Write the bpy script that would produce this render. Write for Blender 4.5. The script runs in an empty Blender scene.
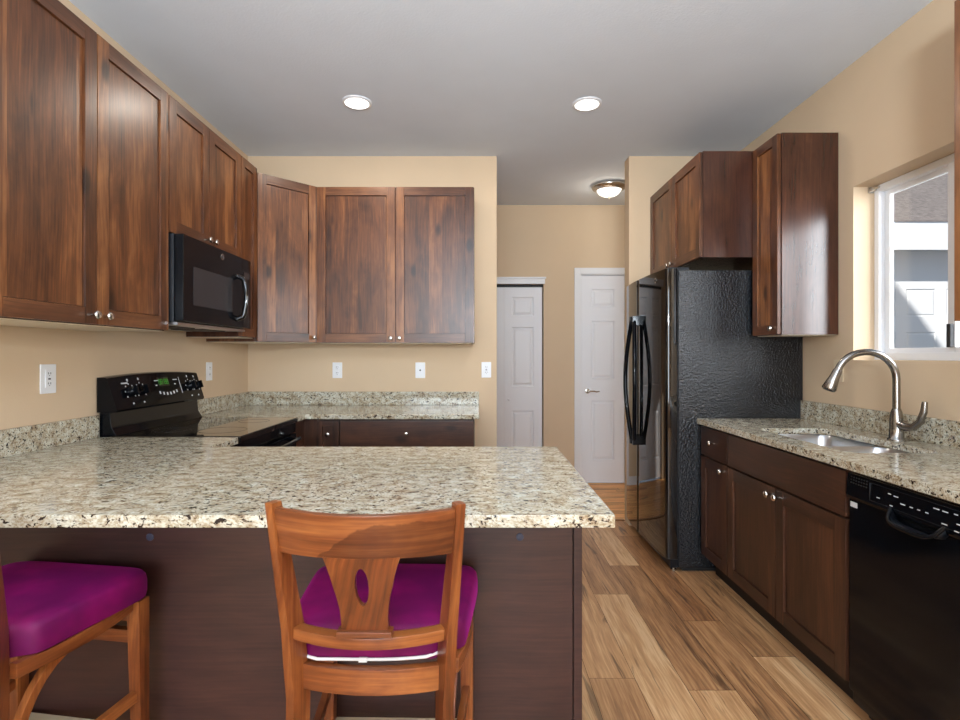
import bpy, bmesh, math, random
from mathutils import Vector, Matrix

C = bpy.context.scene.collection
SC = bpy.context.scene
R = math.radians
PI = math.pi
random.seed(4)

# ------------------------------------------------------------------ camera, world, lights, exposure
FPX, VX, VY, H = 530.0, 478.0, 356.0, 1.263
cam_data = bpy.data.cameras.new('camera')
cam_data.sensor_width = 36.0
cam_data.lens = 36.0 * FPX / 960.0
cam_data.shift_x = (480 - VX) / 960.0
cam_data.shift_y = -(360 - VY) / 960.0
cam_data.clip_start = 0.05
cam = bpy.data.objects.new('camera', cam_data)
cam.location = (0, 0, H)
cam.rotation_euler = (R(90), 0, 0)
C.objects.link(cam)
SC.camera = cam

SC.view_settings.view_transform = 'Standard'
SC.view_settings.look = 'None'
SC.view_settings.gamma = 1.0
SC.view_settings.use_curve_mapping = False
SC.view_settings.exposure = 0.10
SC.cycles.use_denoising = True
SC.cycles.max_bounces = 8
SC.cycles.sample_clamp_indirect = 6.0

world = bpy.data.worlds.new('world')
SC.world = world
world.use_nodes = True
bg = world.node_tree.nodes['Background']
bg.inputs[0].default_value = (0.62, 0.78, 1.0, 1)
bg.inputs[1].default_value = 0.6

def lamp(name, kind, loc, energy, color, aim=None, **kw):
    d = bpy.data.lights.new(name, kind)
    d.energy = energy
    d.color = color
    for k, v in kw.items():
        setattr(d, k, v)
    o = bpy.data.objects.new(name, d)
    C.objects.link(o)
    o.location = loc
    if aim is not None:
        o.rotation_euler = (Vector(aim) - Vector(loc)).to_track_quat('-Z', 'Y').to_euler()
    return o

SUN_DIR = Vector((3.5, 2.2, -3.2))
lamp('sun', 'SUN', (-6, -4, 8), 7.5, (1.0, 0.96, 0.90), aim=Vector((-6, -4, 8)) + SUN_DIR, angle=R(0.6))
# daylight entering by the big window behind the camera (built further down as window_2)
lamp('daylight_rear_window', 'AREA', (-0.35, -3.42, 1.45), 140, (0.80, 0.91, 1.0), aim=(-0.35, 0, 1.45),
     shape='RECTANGLE', size=2.3, size_y=2.0)
# area lamp added out of view outside the kitchen window to boost its daylight
lamp('sink_window_boost', 'AREA', (3.4, 1.35, 2.0), 170, (0.90, 0.95, 1.0), aim=(1.0, 2.1, 1.55),
     shape='RECTANGLE', size=2.2, size_y=1.5)
# the photographer's bounced flash: a lamp behind the camera aimed at the white ceiling
lamp('bounce_flash', 'AREA', (0.1, -0.9, 1.75), 190, (0.80, 0.905, 1.0), aim=(0.1, -0.6, 2.75), shape='DISK', size=0.5)

# ------------------------------------------------------------------ sizes of the room
XL, XR, YB, YF, ZC = -1.715, 1.905, 3.949, 5.232, 2.753
YR = -3.5
CT = 0.90           # worktop height

# ------------------------------------------------------------------ node helpers and materials
def lin(c):
    return tuple((v / 255 / 12.92) if v / 255 <= 0.04045 else ((v / 255 + 0.055) / 1.055) ** 2.4 for v in c) + (1,)

class NT:
    def __init__(self, name):
        self.m = bpy.data.materials.new(name)
        self.m.use_nodes = True
        self.t = self.m.node_tree
        self.b = self.t.nodes['Principled BSDF']
    def n(self, kind, **kw):
        nd = self.t.nodes.new(kind)
        for k, v in kw.items():
            if hasattr(nd, k):
                setattr(nd, k, v)
        return nd
    def l(self, a, b):
        self.t.links.new(a, b)
    def put(self, sock, v):
        if isinstance(v, (int, float, tuple, list)):
            sock.default_value = v
        else:
            self.l(v, sock)
    def math(self, op, a, b=0.0, c=None, clamp=False):
        nd = self.n('ShaderNodeMath', operation=op, use_clamp=clamp)
        self.put(nd.inputs[0], a)
        self.put(nd.inputs[1], b)
        if c is not None:
            self.put(nd.inputs[2], c)
        return nd.outputs[0]
    def xyz(self, v):
        nd = self.n('ShaderNodeSeparateXYZ')
        self.l(v, nd.inputs[0])
        return nd.outputs
    def vec(self, x, y, z):
        nd = self.n('ShaderNodeCombineXYZ')
        for i, v in enumerate((x, y, z)):
            self.put(nd.inputs[i], v)
        return nd.outputs[0]
    def noise(self, v, scale, detail=3.0, rough=0.55, dist=0.0):
        nd = self.n('ShaderNodeTexNoise')
        self.l(v, nd.inputs['Vector'])
        nd.inputs['Scale'].default_value = scale
        nd.inputs['Detail'].default_value = detail
        nd.inputs['Roughness'].default_value = rough
        nd.inputs['Distortion'].default_value = dist
        return nd.outputs['Fac']
    def voronoi(self, v, scale, out='Distance', feature='F1'):
        nd = self.n('ShaderNodeTexVoronoi', feature=feature)
        self.l(v, nd.inputs['Vector'])
        nd.inputs['Scale'].default_value = scale
        return nd.outputs[out]
    def ramp(self, fac, stops, interp='LINEAR'):
        nd = self.n('ShaderNodeValToRGB')
        cr = nd.color_ramp
        cr.interpolation = interp
        while len(cr.elements) < len(stops):
            cr.elements.new(0.5)
        for e, (p, c) in zip(cr.elements, stops):
            e.position = p
            e.color = c if len(c) == 4 else tuple(c) + (1,)
        self.l(fac, nd.inputs[0])
        return nd.outputs[0]
    def maprange(self, v, a, b, c=0.0, d=1.0):
        nd = self.n('ShaderNodeMapRange')
        nd.interpolation_type = 'SMOOTHSTEP'
        self.l(v, nd.inputs[0])
        for i, q in enumerate((a, b, c, d)):
            nd.inputs[i + 1].default_value = q
        return nd.outputs[0]
    def mix(self, fac, a, b, mode='MIX'):
        nd = self.n('ShaderNodeMix', data_type='RGBA', blend_type=mode)
        self.put(nd.inputs[0], fac)
        self.put(nd.inputs[6], a)
        self.put(nd.inputs[7], b)
        return nd.outputs[2]
    def obj(self):
        return self.n('ShaderNodeTexCoord').outputs['Object']
    def rand(self):
        return self.n('ShaderNodeObjectInfo').outputs['Random']
    def bump(self, h, strength, dist):
        nd = self.n('ShaderNodeBump')
        nd.inputs['Strength'].default_value = strength
        nd.inputs['Distance'].default_value = dist
        self.l(h, nd.inputs['Height'])
        self.l(nd.outputs[0], self.b.inputs['Normal'])
    def set(self, **kw):
        names = dict(color='Base Color', rough='Roughness', metal='Metallic', spec='Specular IOR Level', coat='Coat Weight',
                     coatr='Coat Roughness', sheen='Sheen Weight', sheenr='Sheen Roughness', sheent='Sheen Tint',
                     emit='Emission Color', emits='Emission Strength', trans='Transmission Weight', ior='IOR')
        for k, v in kw.items():
            self.put(self.b.inputs[names[k]], v)
        return self.m

def plain(name, rgb, rough=0.5, **kw):
    t = NT(name)
    return t.set(color=lin(rgb), rough=rough, **kw)

def paint(name, rgb, bump=0.12, scale=140, rough=0.75):
    t = NT(name)
    o = t.obj()
    n1 = t.noise(o, 2.2, 3)
    col = t.mix(t.maprange(n1, 0.3, 0.7, 0, 0.25), lin(rgb), lin(tuple(int(v * 0.94) for v in rgb)))
    t.bump(t.noise(o, scale, 3), bump, 0.004)
    return t.set(color=col, rough=rough, spec=0.3)

def wood(name, dark, mid, light, horizontal=False, rough=0.36, staves=True, knots=True, coat=0.15, stain=False):
    t = NT(name)
    x, y, z = t.xyz(t.obj())
    rnd = t.rand()
    u = t.math('ADD', x, y)
    if horizontal:
        u, z = z, u
    u = t.math('ADD', u, t.math('MULTIPLY', rnd, 13.7))
    z = t.math('ADD', z, t.math('MULTIPLY', rnd, 29.3))
    wob = t.noise(t.vec(t.math('MULTIPLY', u, 0.3), rnd, z), 2.0, 1)
    idx = t.math('FLOOR', t.math('MULTIPLY', u, 11.0))
    wn = t.n('ShaderNodeTexWhiteNoise', noise_dimensions='1D')
    t.l(idx, wn.inputs['W'])
    s = wn.outputs['Value'] if staves else t.math('MULTIPLY', rnd, 1.0)
    ug = t.math('ADD', u, t.math('MULTIPLY', wob, 0.05))
    grain = t.noise(t.vec(ug, t.math('MULTIPLY', s, 4.0), t.math('MULTIPLY', z, 0.035)), 130, 3)
    midn = t.noise(t.vec(ug, t.math('MULTIPLY', s, 5.0), t.math('MULTIPLY', z, 0.11)), 15, 4, 0.6, 0.5)
    blot = t.noise(t.vec(u, t.math('MULTIPLY', s, 9.0), t.math('MULTIPLY', z, 0.42)), 8.0, 4, 0.62, 0.5)
    f = t.math('ADD', t.math('MULTIPLY', grain, 0.34), t.math('MULTIPLY', midn, 0.34))
    f = t.math('ADD', f, t.math('MULTIPLY', blot, 0.46))
    f = t.math('ADD', f, t.math('MULTIPLY', t.math('SUBTRACT', s, 0.5), 0.20 if staves else 0.10))
    f = t.maprange(f, 0.30, 0.88)
    col = t.ramp(f, [(0.0, lin(dark)), (0.48, lin(mid)), (1.0, lin(light))])
    if knots:
        kd = t.voronoi(t.vec(u, t.math('MULTIPLY', s, 0.6), t.math('MULTIPLY', z, 0.5)), 5.0)
        k = t.maprange(t.math('ADD', kd, t.math('MULTIPLY', midn, 0.10)), 0.11, 0.22, 0.85, 0.0)
        col = t.mix(k, col, lin(tuple(int(v * 0.55) for v in dark)))
    if stain:
        # old dark stain in the finish of the crest rail
        sx_, sy_, sz_ = t.xyz(t.obj())
        edge = t.math('ADD', t.math('MULTIPLY', t.maprange(sx_, -0.12, 0.03), 0.076), 0.868)
        edge = t.math('ADD', edge, t.math('MULTIPLY', t.math('SUBTRACT', t.noise(t.obj(), 30, 3), 0.5), 0.022))
        st_ = t.maprange(t.math('SUBTRACT', edge, sz_), -0.001, 0.004, 0.0, 0.8)
        col = t.mix(st_, col, t.mix(1.0, col, (0.42, 0.36, 0.36, 1), 'MULTIPLY'))
    t.bump(grain, 0.05, 0.002)
    return t.set(color=col, rough=rough, coat=coat, coatr=0.25, spec=0.45)

def granite(name='granite'):
    t = NT(name)
    o = t.obj()
    warp = t.noise(o, 9, 2)
    x, y, z = t.xyz(o)
    v = t.vec(t.math('ADD', t.math('MULTIPLY', x, 0.75), t.math('MULTIPLY', warp, 0.06)), t.math('ADD', y, t.math('MULTIPLY', warp, 0.05)), z)
    big = t.noise(v, 30, 4, 0.6)
    med = t.noise(v, 92, 4, 0.62, 0.6)
    fine = t.noise(v, 170, 3, 0.6)
    cream = t.ramp(t.math('ADD', t.math('MULTIPLY', big, 0.5), t.math('MULTIPLY', fine, 0.5)),
                   [(0.34, lin((124, 104, 80))), (0.44, lin((162, 148, 122))), (0.55, lin((196, 192, 175))), (0.70, lin((224, 227, 216)))])
    brown = t.maprange(t.math('ADD', t.math('MULTIPLY', med, 0.75), t.math('MULTIPLY', big, 0.25)), 0.40, 0.47, 0.62, 0.0)
    col = t.mix(brown, cream, lin((118, 88, 66)))
    dk = t.maprange(t.math('ADD', t.math('MULTIPLY', med, 0.72), t.math('MULTIPLY', fine, 0.28)), 0.41, 0.45, 1.0, 0.0)
    col = t.mix(dk, col, lin((42, 34, 32)))
    sp = t.maprange(t.voronoi(v, 120), 0.10, 0.20, 0.6, 0.0)
    col = t.mix(sp, col, lin((96, 84, 76)))
    return t.set(color=col, rough=0.10, spec=0.5)

M = {}
M['wall'] = paint('wall_paint', (211, 187, 157))
M['ceiling'] = paint('ceiling_paint', (222, 229, 238), 0.25, 90, 0.9)
M['white_trim'] = plain('white_trim_paint', (226, 226, 228), 0.4)
M['door_white'] = plain('white_door_paint', (224, 224, 227), 0.45)
M['vinyl'] = plain('white_vinyl', (236, 238, 242), 0.35)
M['wood'] = wood('alder_wood', (48, 25, 13), (102, 60, 33), (154, 102, 60))
M['wood_h'] = wood('alder_wood_rail', (52, 28, 15), (92, 55, 33), (134, 88, 55), horizontal=True, staves=False)
M['veneer'] = wood('stained_veneer', (46, 24, 16), (72, 40, 27), (98, 58, 38), staves=False, knots=False, rough=0.26, coat=0.4)
M['base_wood'] = wood('dark_stained_alder', (34, 19, 12), (66, 39, 26), (98, 61, 40))
M['base_wood_h'] = wood('dark_stained_alder_rail', (34, 19, 12), (60, 35, 24), (88, 54, 36), horizontal=True, staves=False)
M['panel_wood'] = wood('stained_plywood', (36, 21, 20), (55, 33, 30), (72, 44, 38), horizontal=True, staves=False, knots=False, rough=0.42)
M['stool_wood'] = wood('stool_wood', (48, 21, 9), (118, 62, 29), (172, 106, 54), staves=False, rough=0.3, knots=False)
M['stool_wood_h'] = wood('stool_wood_rail', (48, 21, 9), (118, 62, 29), (172, 106, 54), horizontal=True, staves=False, rough=0.3, knots=False)
M['crest_wood'] = wood('stool_crest_wood', (48, 21, 9), (122, 66, 33), (176, 112, 60), horizontal=True, staves=False, rough=0.3, knots=False, stain=True)
M['granite'] = granite()
M['melamine'] = plain('pale_cabinet_lining', (214, 200, 178), 0.5)
M['toe'] = plain('dark_toe_kick', (26, 17, 13), 0.6)
M['nickel'] = plain('brushed_nickel', (205, 200, 192), 0.25, metal=1.0)
M['steel'] = plain('stainless_steel', (196, 197, 200), 0.28, metal=1.0)
M['faucet_metal'] = plain('satin_faucet_metal', (150, 146, 142), 0.24, metal=1.0)
M['black_gloss'] = plain('black_gloss', (10, 12, 16), 0.10, spec=0.2)
M['black_glass'] = plain('black_glass', (10, 11, 13), 0.04, spec=0.6, coat=0.6, coatr=0.02)
M['black_satin'] = plain('black_satin', (17, 20, 25), 0.32)
M['black_matte'] = plain('black_matte', (12, 12, 13), 0.6)
M['window_mesh'] = plain('microwave_window_mesh', (44, 44, 47), 0.25)
M['fridge_front'] = plain('fridge_front_gloss', (11, 11, 12), 0.05, spec=0.6, coat=0.3, coatr=0.03)
def pebbled():
    t = NT('pebbled_black')
    o = t.obj()
    t.bump(t.noise(o, 95, 2), 0.9, 0.006)
    return t.set(color=lin((11, 14, 19)), rough=0.24, spec=0.6)
M['fridge_side'] = pebbled()
M['mark'] = plain('white_print', (205, 208, 212), 0.5)
M['plastic_white'] = plain('white_plastic', (232, 234, 238), 0.35)
M['slot'] = plain('dark_slot', (40, 40, 44), 0.6)
M['plate_cream'] = plain('cream_plastic', (214, 196, 166), 0.45)
M['green_led'] = plain('green_display', (30, 90, 20), 0.4, emit=lin((50, 150, 30)), emits=0.3)
M['zip'] = plain('white_zip', (228, 226, 226), 0.6)
M['foot_plate'] = plain('pale_footrest', (206, 192, 164), 0.35)
M['dark_blue'] = plain('blue_grey_plug', (52, 58, 82), 0.5)
M['siding'] = plain('white_siding', (226, 229, 232), 0.6)
M['garage_door'] = plain('white_garage_door', (228, 230, 232), 0.5)
def velvet():
    t = NT('magenta_velvet')
    n = t.noise(t.obj(), 6, 3)
    col = t.mix(t.maprange(n, 0.35, 0.7), lin((84, 2, 62)), lin((128, 4, 84)))
    return t.set(color=col, rough=0.6, sheen=0.45, sheenr=0.4, sheent=lin((210, 40, 170)), spec=0.25)
M['velvet'] = velvet()
def shingles():
    t = NT('grey_shingles')
    n = t.noise(t.obj(), 14, 4)
    return t.set(color=t.ramp(n, [(0.3, lin((84, 78, 76))), (0.7, lin((122, 114, 110)))]), rough=0.9)
M['shingle'] = shingles()
M['concrete'] = paint('concrete', (112, 112, 112))
def glass_pane():
    t = NT('window_glass')
    nodes = t.t.nodes
    tr = t.n('ShaderNodeBsdfTransparent')
    gl = t.n('ShaderNodeBsdfGlossy')
    gl.inputs['Roughness'].default_value = 0.0
    lw = t.n('ShaderNodeLayerWeight')
    lw.inputs['Blend'].default_value = 0.5
    f5 = t.math('ADD', t.math('MULTIPLY', t.math('POWER', lw.outputs['Facing'], 5.0), 0.6), 0.03)
    mx = t.n('ShaderNodeMixShader')
    t.l(f5, mx.inputs[0])
    t.l(tr.outputs[0], mx.inputs[1])
    t.l(gl.outputs[0], mx.inputs[2])
    t.l(mx.outputs[0], nodes['Material Output'].inputs['Surface'])
    nodes.remove(t.b)
    return t.m
M['glass'] = glass_pane()
M['lens'] = plain('lit_lens', (255, 250, 240), 0.5, emit=(1.0, 0.96, 0.9, 1), emits=4.0)
def bowl_glass():
    t = NT('lit_ribbed_glass')
    n = t.noise(t.obj(), 40, 2)
    e = t.ramp(n, [(0.35, (0.55, 0.52, 0.48)), (0.6, (1.0, 0.98, 0.95))])
    return t.set(color=lin((235, 235, 230)), rough=0.15, emit=e, emits=1.3)
M['bowl'] = bowl_glass()

def floor_mat(name, along, tint=(1, 1, 1)):
    t = NT(name)
    x, y, z = t.xyz(t.obj())
    if along == 'x':
        x, y = y, x
    at = t.n('ShaderNodeAttribute', attribute_name='tone')
    tone, seed, warm = t.xyz(at.outputs['Vector'])
    sd = t.math('MULTIPLY', seed, 40.0)
    wob = t.noise(t.vec(t.math('MULTIPLY', x, 0.6), sd, y), 2.4, 2)
    xg = t.math('ADD', x, t.math('MULTIPLY', wob, 0.03))
    grain = t.noise(t.vec(xg, sd, t.math('MULTIPLY', y, 0.05)), 120, 4)
    wave = t.noise(t.vec(xg, sd, t.math('MULTIPLY', y, 0.05)), 22, 5, 0.65, 0.35)
    crack = t.maprange(t.noise(t.vec(xg, sd, t.math('MULTIPLY', y, 0.09)), 15, 4, 0.6, 1.2), 0.58, 0.66)
    f = t.math('ADD', t.math('MULTIPLY', grain, 0.42), t.math('MULTIPLY', wave, 0.58))
    f = t.math('ADD', t.maprange(f, 0.22, 0.80), t.math('MULTIPLY', t.math('SUBTRACT', tone, 0.40), 0.95), clamp=True)
    col = t.ramp(f, [(0.0, lin((98, 68, 46))), (0.40, lin((158, 116, 79))), (0.75, lin((192, 149, 105))), (1.0, lin((214, 178, 136)))])
    col = t.mix(t.math('MULTIPLY', warm, 0.55), col, t.mix(1.0, col, (1.05, 0.80, 0.62, 1), 'MULTIPLY'))
    col = t.mix(t.math('MULTIPLY', crack, 0.65), col, lin((62, 42, 30)))
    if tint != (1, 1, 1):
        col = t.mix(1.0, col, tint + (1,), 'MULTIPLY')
    t.bump(grain, 0.06, 0.002)
    return t.set(color=col, rough=0.38, spec=0.4)
M['floor'] = floor_mat('plank_floor', 'y')
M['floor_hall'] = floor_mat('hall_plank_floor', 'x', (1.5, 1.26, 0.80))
M['subfloor'] = plain('plank_gap', (58, 42, 30), 0.8)

# ------------------------------------------------------------------ mesh helpers
class MB:
    """collects shapes and links them as ONE mesh object"""
    def __init__(self):
        self.bm = bmesh.new()
        self.mi = 0
    def face(self, vs):
        try:
            f = self.bm.faces.new(vs)
            f.material_index = self.mi
            return f
        except ValueError:
            return None
    def verts(self, pts):
        return [self.bm.verts.new(p) for p in pts]
    def box(self, x0, x1, y0, y1, z0, z1):
        x0, x1 = sorted((x0, x1)); y0, y1 = sorted((y0, y1)); z0, z1 = sorted((z0, z1))
        v = self.verts([(x, y, z) for z in (z0, z1) for y in (y0, y1) for x in (x0, x1)])
        for q in ((0, 2, 3, 1), (4, 5, 7, 6), (0, 1, 5, 4), (1, 3, 7, 5), (3, 2, 6, 7), (2, 0, 4, 6)):
            self.face([v[i] for i in q])
        return self
    def prism(self, outline, axis, a, b):
        """outline of (u,v) pairs extruded along axis from a to b; x:(y,z) y:(x,z) z:(x,y)"""
        def p(u, v, w):
            return {'x': (w, u, v), 'y': (u, w, v), 'z': (u, v, w)}[axis]
        A = self.verts([p(u, v, a) for u, v in outline])
        B = self.verts([p(u, v, b) for u, v in outline])
        n = len(A)
        self.face(A[::-1]); self.face(B)
        for i in range(n):
            self.face([A[i], A[(i + 1) % n], B[(i + 1) % n], B[i]])
        return self
    def lathe(self, prof, c, axis='z', n=24, sgn=1, cap=True):
        rings = []
        for r, h in prof:
            ring = []
            for k in range(n):
                a = 2 * PI * k / n
                p, q = r * math.cos(a), r * math.sin(a)
                h2 = h * sgn
                d = {'z': (p, q, h2), 'y': (p, h2, q), 'x': (h2, p, q)}[axis]
                ring.append((c[0] + d[0], c[1] + d[1], c[2] + d[2]))
            rings.append(self.verts(ring))
        for a, b in zip(rings, rings[1:]):
            for k in range(n):
                self.face([a[k], a[(k + 1) % n], b[(k + 1) % n], b[k]])
        if cap:
            self.face(rings[0][::-1]); self.face(rings[-1])
        return self
    def tube(self, pts, r, n=12, closed=False):
        pts = [Vector(p) for p in pts]
        N = len(pts)
        rs = r if isinstance(r, (list, tuple)) else [r] * N
        up = None
        rings = []
        for i, p in enumerate(pts):
            if closed:
                t = pts[(i + 1) % N] - pts[i - 1]
            else:
                t = pts[min(i + 1, N - 1)] - pts[max(i - 1, 0)]
            t.normalize()
            if up is None:
                up = Vector((0, 0, 1)) if abs(t.z) < 0.9 else Vector((1, 0, 0))
            up = (up - t * up.dot(t)).normalized()
            side = t.cross(up)
            rings.append(self.verts([p + (up * math.cos(2 * PI * k / n) + side * math.sin(2 * PI * k / n)) * rs[i] for k in range(n)]))
        for a, b in zip(rings, rings[1:] + ([rings[0]] if closed else [])):
            for k in range(n):
                self.face([a[k], a[(k + 1) % n], b[(k + 1) % n], b[k]])
        if not closed:
            self.face(rings[0][::-1]); self.face(rings[-1])
        return self
    def sweep(self, pts, a1, h1, a2, h2):
        """rectangular section with fixed axes a1 (half h1) and a2 (half h2); h1/h2 may be lists"""
        a1, a2 = Vector(a1), Vector(a2)
        N = len(pts)
        g = lambda h, i: h[i] if isinstance(h, (list, tuple)) else h
        rings = []
        for i, p in enumerate(pts):
            p = Vector(p)
            u, v = a1 * g(h1, i), a2 * g(h2, i)
            rings.append(self.verts([p - u - v, p + u - v, p + u + v, p - u + v]))
        for a, b in zip(rings, rings[1:]):
            for k in range(4):
                self.face([a[k], a[(k + 1) % 4], b[(k + 1) % 4], b[k]])
        self.face(rings[0][::-1]); self.face(rings[-1])
        return self
    def slab(self, xs, ys, filled, z0, z1, axis='z', hole_round=0.0):
        """grid of cells with shared vertices, so bevels only meet real edges"""
        def P(x, y, z):
            return {'z': (x, y, z), 'x': (z, x, y), 'y': (x, z, y)}[axis]
        V = {}
        def v(i, j, k):
            if (i, j, k) not in V:
                V[(i, j, k)] = self.bm.verts.new(P(xs[i], ys[j], (z0, z1)[k]))
            return V[(i, j, k)]
        nx, ny = len(xs) - 1, len(ys) - 1
        F = lambda i, j: 0 <= i < nx and 0 <= j < ny and filled(i, j)
        for i in range(nx):
            for j in range(ny):
                if not F(i, j):
                    continue
                self.face([v(i, j, 1), v(i + 1, j, 1), v(i + 1, j + 1, 1), v(i, j + 1, 1)])
                self.face([v(i, j, 0), v(i, j + 1, 0), v(i + 1, j + 1, 0), v(i + 1, j, 0)])
                if not F(i - 1, j): self.face([v(i, j, 0), v(i, j, 1), v(i, j + 1, 1), v(i, j + 1, 0)])
                if not F(i + 1, j): self.face([v(i + 1, j, 0), v(i + 1, j + 1, 0), v(i + 1, j + 1, 1), v(i + 1, j, 1)])
                if not F(i, j - 1): self.face([v(i, j, 0), v(i + 1, j, 0), v(i + 1, j, 1), v(i, j, 1)])
                if not F(i, j + 1): self.face([v(i, j + 1, 0), v(i, j + 1, 1), v(i + 1, j + 1, 1), v(i + 1, j + 1, 0)])
        if hole_round:
            es = []
            for e in self.bm.edges:
                a, b = e.verts
                if abs(a.co.x - b.co.x) < 1e-6 and abs(a.co.y - b.co.y) < 1e-6:
                    x, y = a.co.x, a.co.y
                    if xs[0] + 1e-4 < x < xs[-1] - 1e-4 and ys[0] + 1e-4 < y < ys[-1] - 1e-4:
                        es.append(e)
            bmesh.ops.bevel(self.bm, geom=es, offset=hole_round, segments=5, affect='EDGES', profile=0.5)
        return self
    def rings(self, loops, cap=True):
        """closed loops of equal length bridged in order"""
        L = [self.verts(l) for l in loops]
        n = len(L[0])
        for a, b in zip(L, L[1:]):
            for k in range(n):
                self.face([a[k], a[(k + 1) % n], b[(k + 1) % n], b[k]])
        if cap:
            self.face(L[0][::-1]); self.face(L[-1])
        return self
    def build(self, name, mats, parent=None, bevel=0.0, seg=2, smooth=True, loc=None, angle=32):
        bm = self.bm
        bmesh.ops.recalc_face_normals(bm, faces=bm.faces[:])
        if bevel:
            es = [e for e in bm.edges if len(e.link_faces) == 2 and e.calc_face_angle(0) > R(40)]
            bmesh.ops.bevel(bm, geom=es, offset=bevel, segments=seg, affect='EDGES', profile=0.6, clamp_overlap=True)
        me = bpy.data.meshes.new(name)
        bm.to_mesh(me)
        bm.free()
        if not isinstance(mats, (list, tuple)):
            mats = [mats]
        for m in mats:
            me.materials.append(m)
        if smooth:
            me.polygons.foreach_set('use_smooth', [True] * len(me.polygons))
            me.set_sharp_from_angle(angle=R(angle))
        o = bpy.data.objects.new(name, me)
        C.objects.link(o)
        if bevel:
            wn = o.modifiers.new('shading', 'WEIGHTED_NORMAL')
            wn.keep_sharp = True
        if parent is not None:
            o.parent = parent
        if loc is not None:
            o.location = loc
        return o

def tag(o, label=None, cat=None, group=None, kind=None):
    if label: o['label'] = label
    if cat: o['category'] = cat
    if group: o['group'] = group
    if kind: o['kind'] = kind
    return o

def thing(name, label, cat, loc=(0, 0, 0), rotz=0.0, group=None, kind=None):
    o = bpy.data.objects.new(name, None)
    o.empty_display_size = 0.1
    C.objects.link(o)
    o.location = loc
    o.rotation_euler = (0, 0, rotz)
    return tag(o, label, cat, group, kind)

def struct(o, label=None, cat=None):
    o['kind'] = 'structure'
    if label: o['label'] = label
    if cat: o['category'] = cat
    return o

def copy_tree(o, parent=None):
    c = o.copy()
    C.objects.link(c)
    c.parent = parent
    for ch in list(o.children):
        copy_tree(ch, c)
    return c

# ------------------------------------------------------------------ room shell
def plank_floor(name, x0, x1, y0, y1, w, length, along, tones, mat, off):
    mb = MB()
    bm = mb.bm
    lay = []
    g = 0.0009
    if along == 'y':
        i0 = math.floor((x0 - off) / w)
        rows = [(off + k * w, off + (k + 1) * w) for k in range(i0, math.ceil((x1 - off) / w))]
        a0, a1 = y0, y1
    else:
        i0 = math.floor((y0 - off) / w)
        rows = [(off + k * w, off + (k + 1) * w) for k in range(i0, math.ceil((y1 - off) / w))]
        a0, a1 = x0, x1
    lo, hi = (x0, x1) if along == 'y' else (y0, y1)
    for (r0, r1) in rows:
        start = tones(r0, None)
        k0 = math.floor((a0 - start) / length)
        s = start + k0 * length
        while s < a1:
            e0, e1 = max(s, a0), min(s + length, a1)
            b0, b1 = max(r0, lo), min(r1, hi)
            if e1 - e0 > 0.004 and b1 - b0 > 0.004:
                tn = tones(r0, (s + length / 2))
                if along == 'y':
                    mb.face(mb.verts([(b0 + g, e0 + g, 0), (b1 - g, e0 + g, 0), (b1 - g, e1 - g, 0), (b0 + g, e1 - g, 0)]))
                else:
                    mb.face(mb.verts([(e0 + g, b0 + g, 0), (e1 - g, b0 + g, 0), (e1 - g, b1 - g, 0), (e0 + g, b1 - g, 0)]))
                lay.append(tn)
            s += length
    mb.mi = 1
    mb.box(x0, x1, y0, y1, -0.06, -0.0025)
    lay += [(0.5, 0.5, 0.5)] * 6
    bm.faces.index_update()
    me = bpy.data.meshes.new(name)
    bm.to_mesh(me); bm.free()
    me.materials.append(mat); me.materials.append(M['subfloor'])
    at = me.attributes.new('tone', 'FLOAT_VECTOR', 'FACE')
    for i, t in enumerate(lay):
        at.data[i].vector = t
    o = bpy.data.objects.new(name, me)
    C.objects.link(o)
    return struct(o)

PW, PL, POFF = 0.18, 1.19, 0.074
ENDS = {0.434: 2.077, 0.614: 2.81, 0.794: 2.003, 0.974: 2.528, 1.154: 2.227, 1.334: 3.0, 0.254: 2.5}
TONE = {(0.434, 1): (0.60, .1, .25), (0.434, 0): (0.36, .3, .2), (0.614, 0): (0.74, .7, .15), (0.614, 1): (0.40, .25, .25),
        (0.794, 1): (0.78, .55, .3), (0.794, 0): (0.30, .92, .35), (0.794, -1): (0.72, .15, .25),
        (0.974, 1): (0.58, .62, .7), (0.974, 0): (0.30, .37, .8), (1.154, 1): (0.66, .81, .45), (1.154, 0): (0.34, .2, .2),
        (1.154, -1): (0.76, .48, .3), (0.974, -1): (0.36, .75, .4)}
def kitchen_tone(r0, mid):
    key = min(ENDS, key=lambda k: abs(k - r0))
    hit = abs(key - r0) < 0.01
    rng = random.Random(round(r0 * 1000))
    start = ENDS[key] if hit else rng.random() * PL
    if mid is None:
        return start
    k = math.floor((mid - start) / PL)
    if hit:
        # planks beginning at the joint = 0.., those nearer the camera = -1..
        idx = {0.794: k, 1.154: k, 0.974: k, 0.614: k + 1, 0.434: k + 1}.get(key, 9)
        if (key, idx) in TONE:
            return TONE[(key, idx)]
    rng = random.Random(round(r0 * 1000) * 31 + k)
    return (0.35 + 0.4 * rng.random(), rng.random(), 0.5 * rng.random())
def hall_tone(r0, mid):
    rng = random.Random(round(r0 * 1000) * 7 + 3 + (0 if mid is None else math.floor(mid * 3)))
    if mid is None:
        return rng.random()
    return (0.5 + 0.35 * rng.random(), rng.random(), 0.5 * rng.random())
YT = YB + 0.13
plank_floor('floor', XL - 0.1, XR + 0.1, YR, YT, PW, PL, 'y', kitchen_tone, M['floor'], POFF)
plank_floor('floor_hall', -2.2, 2.3, YT, YF + 0.05, 0.083, 0.9, 'x', hall_tone, M['floor_hall'], YT)
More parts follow.
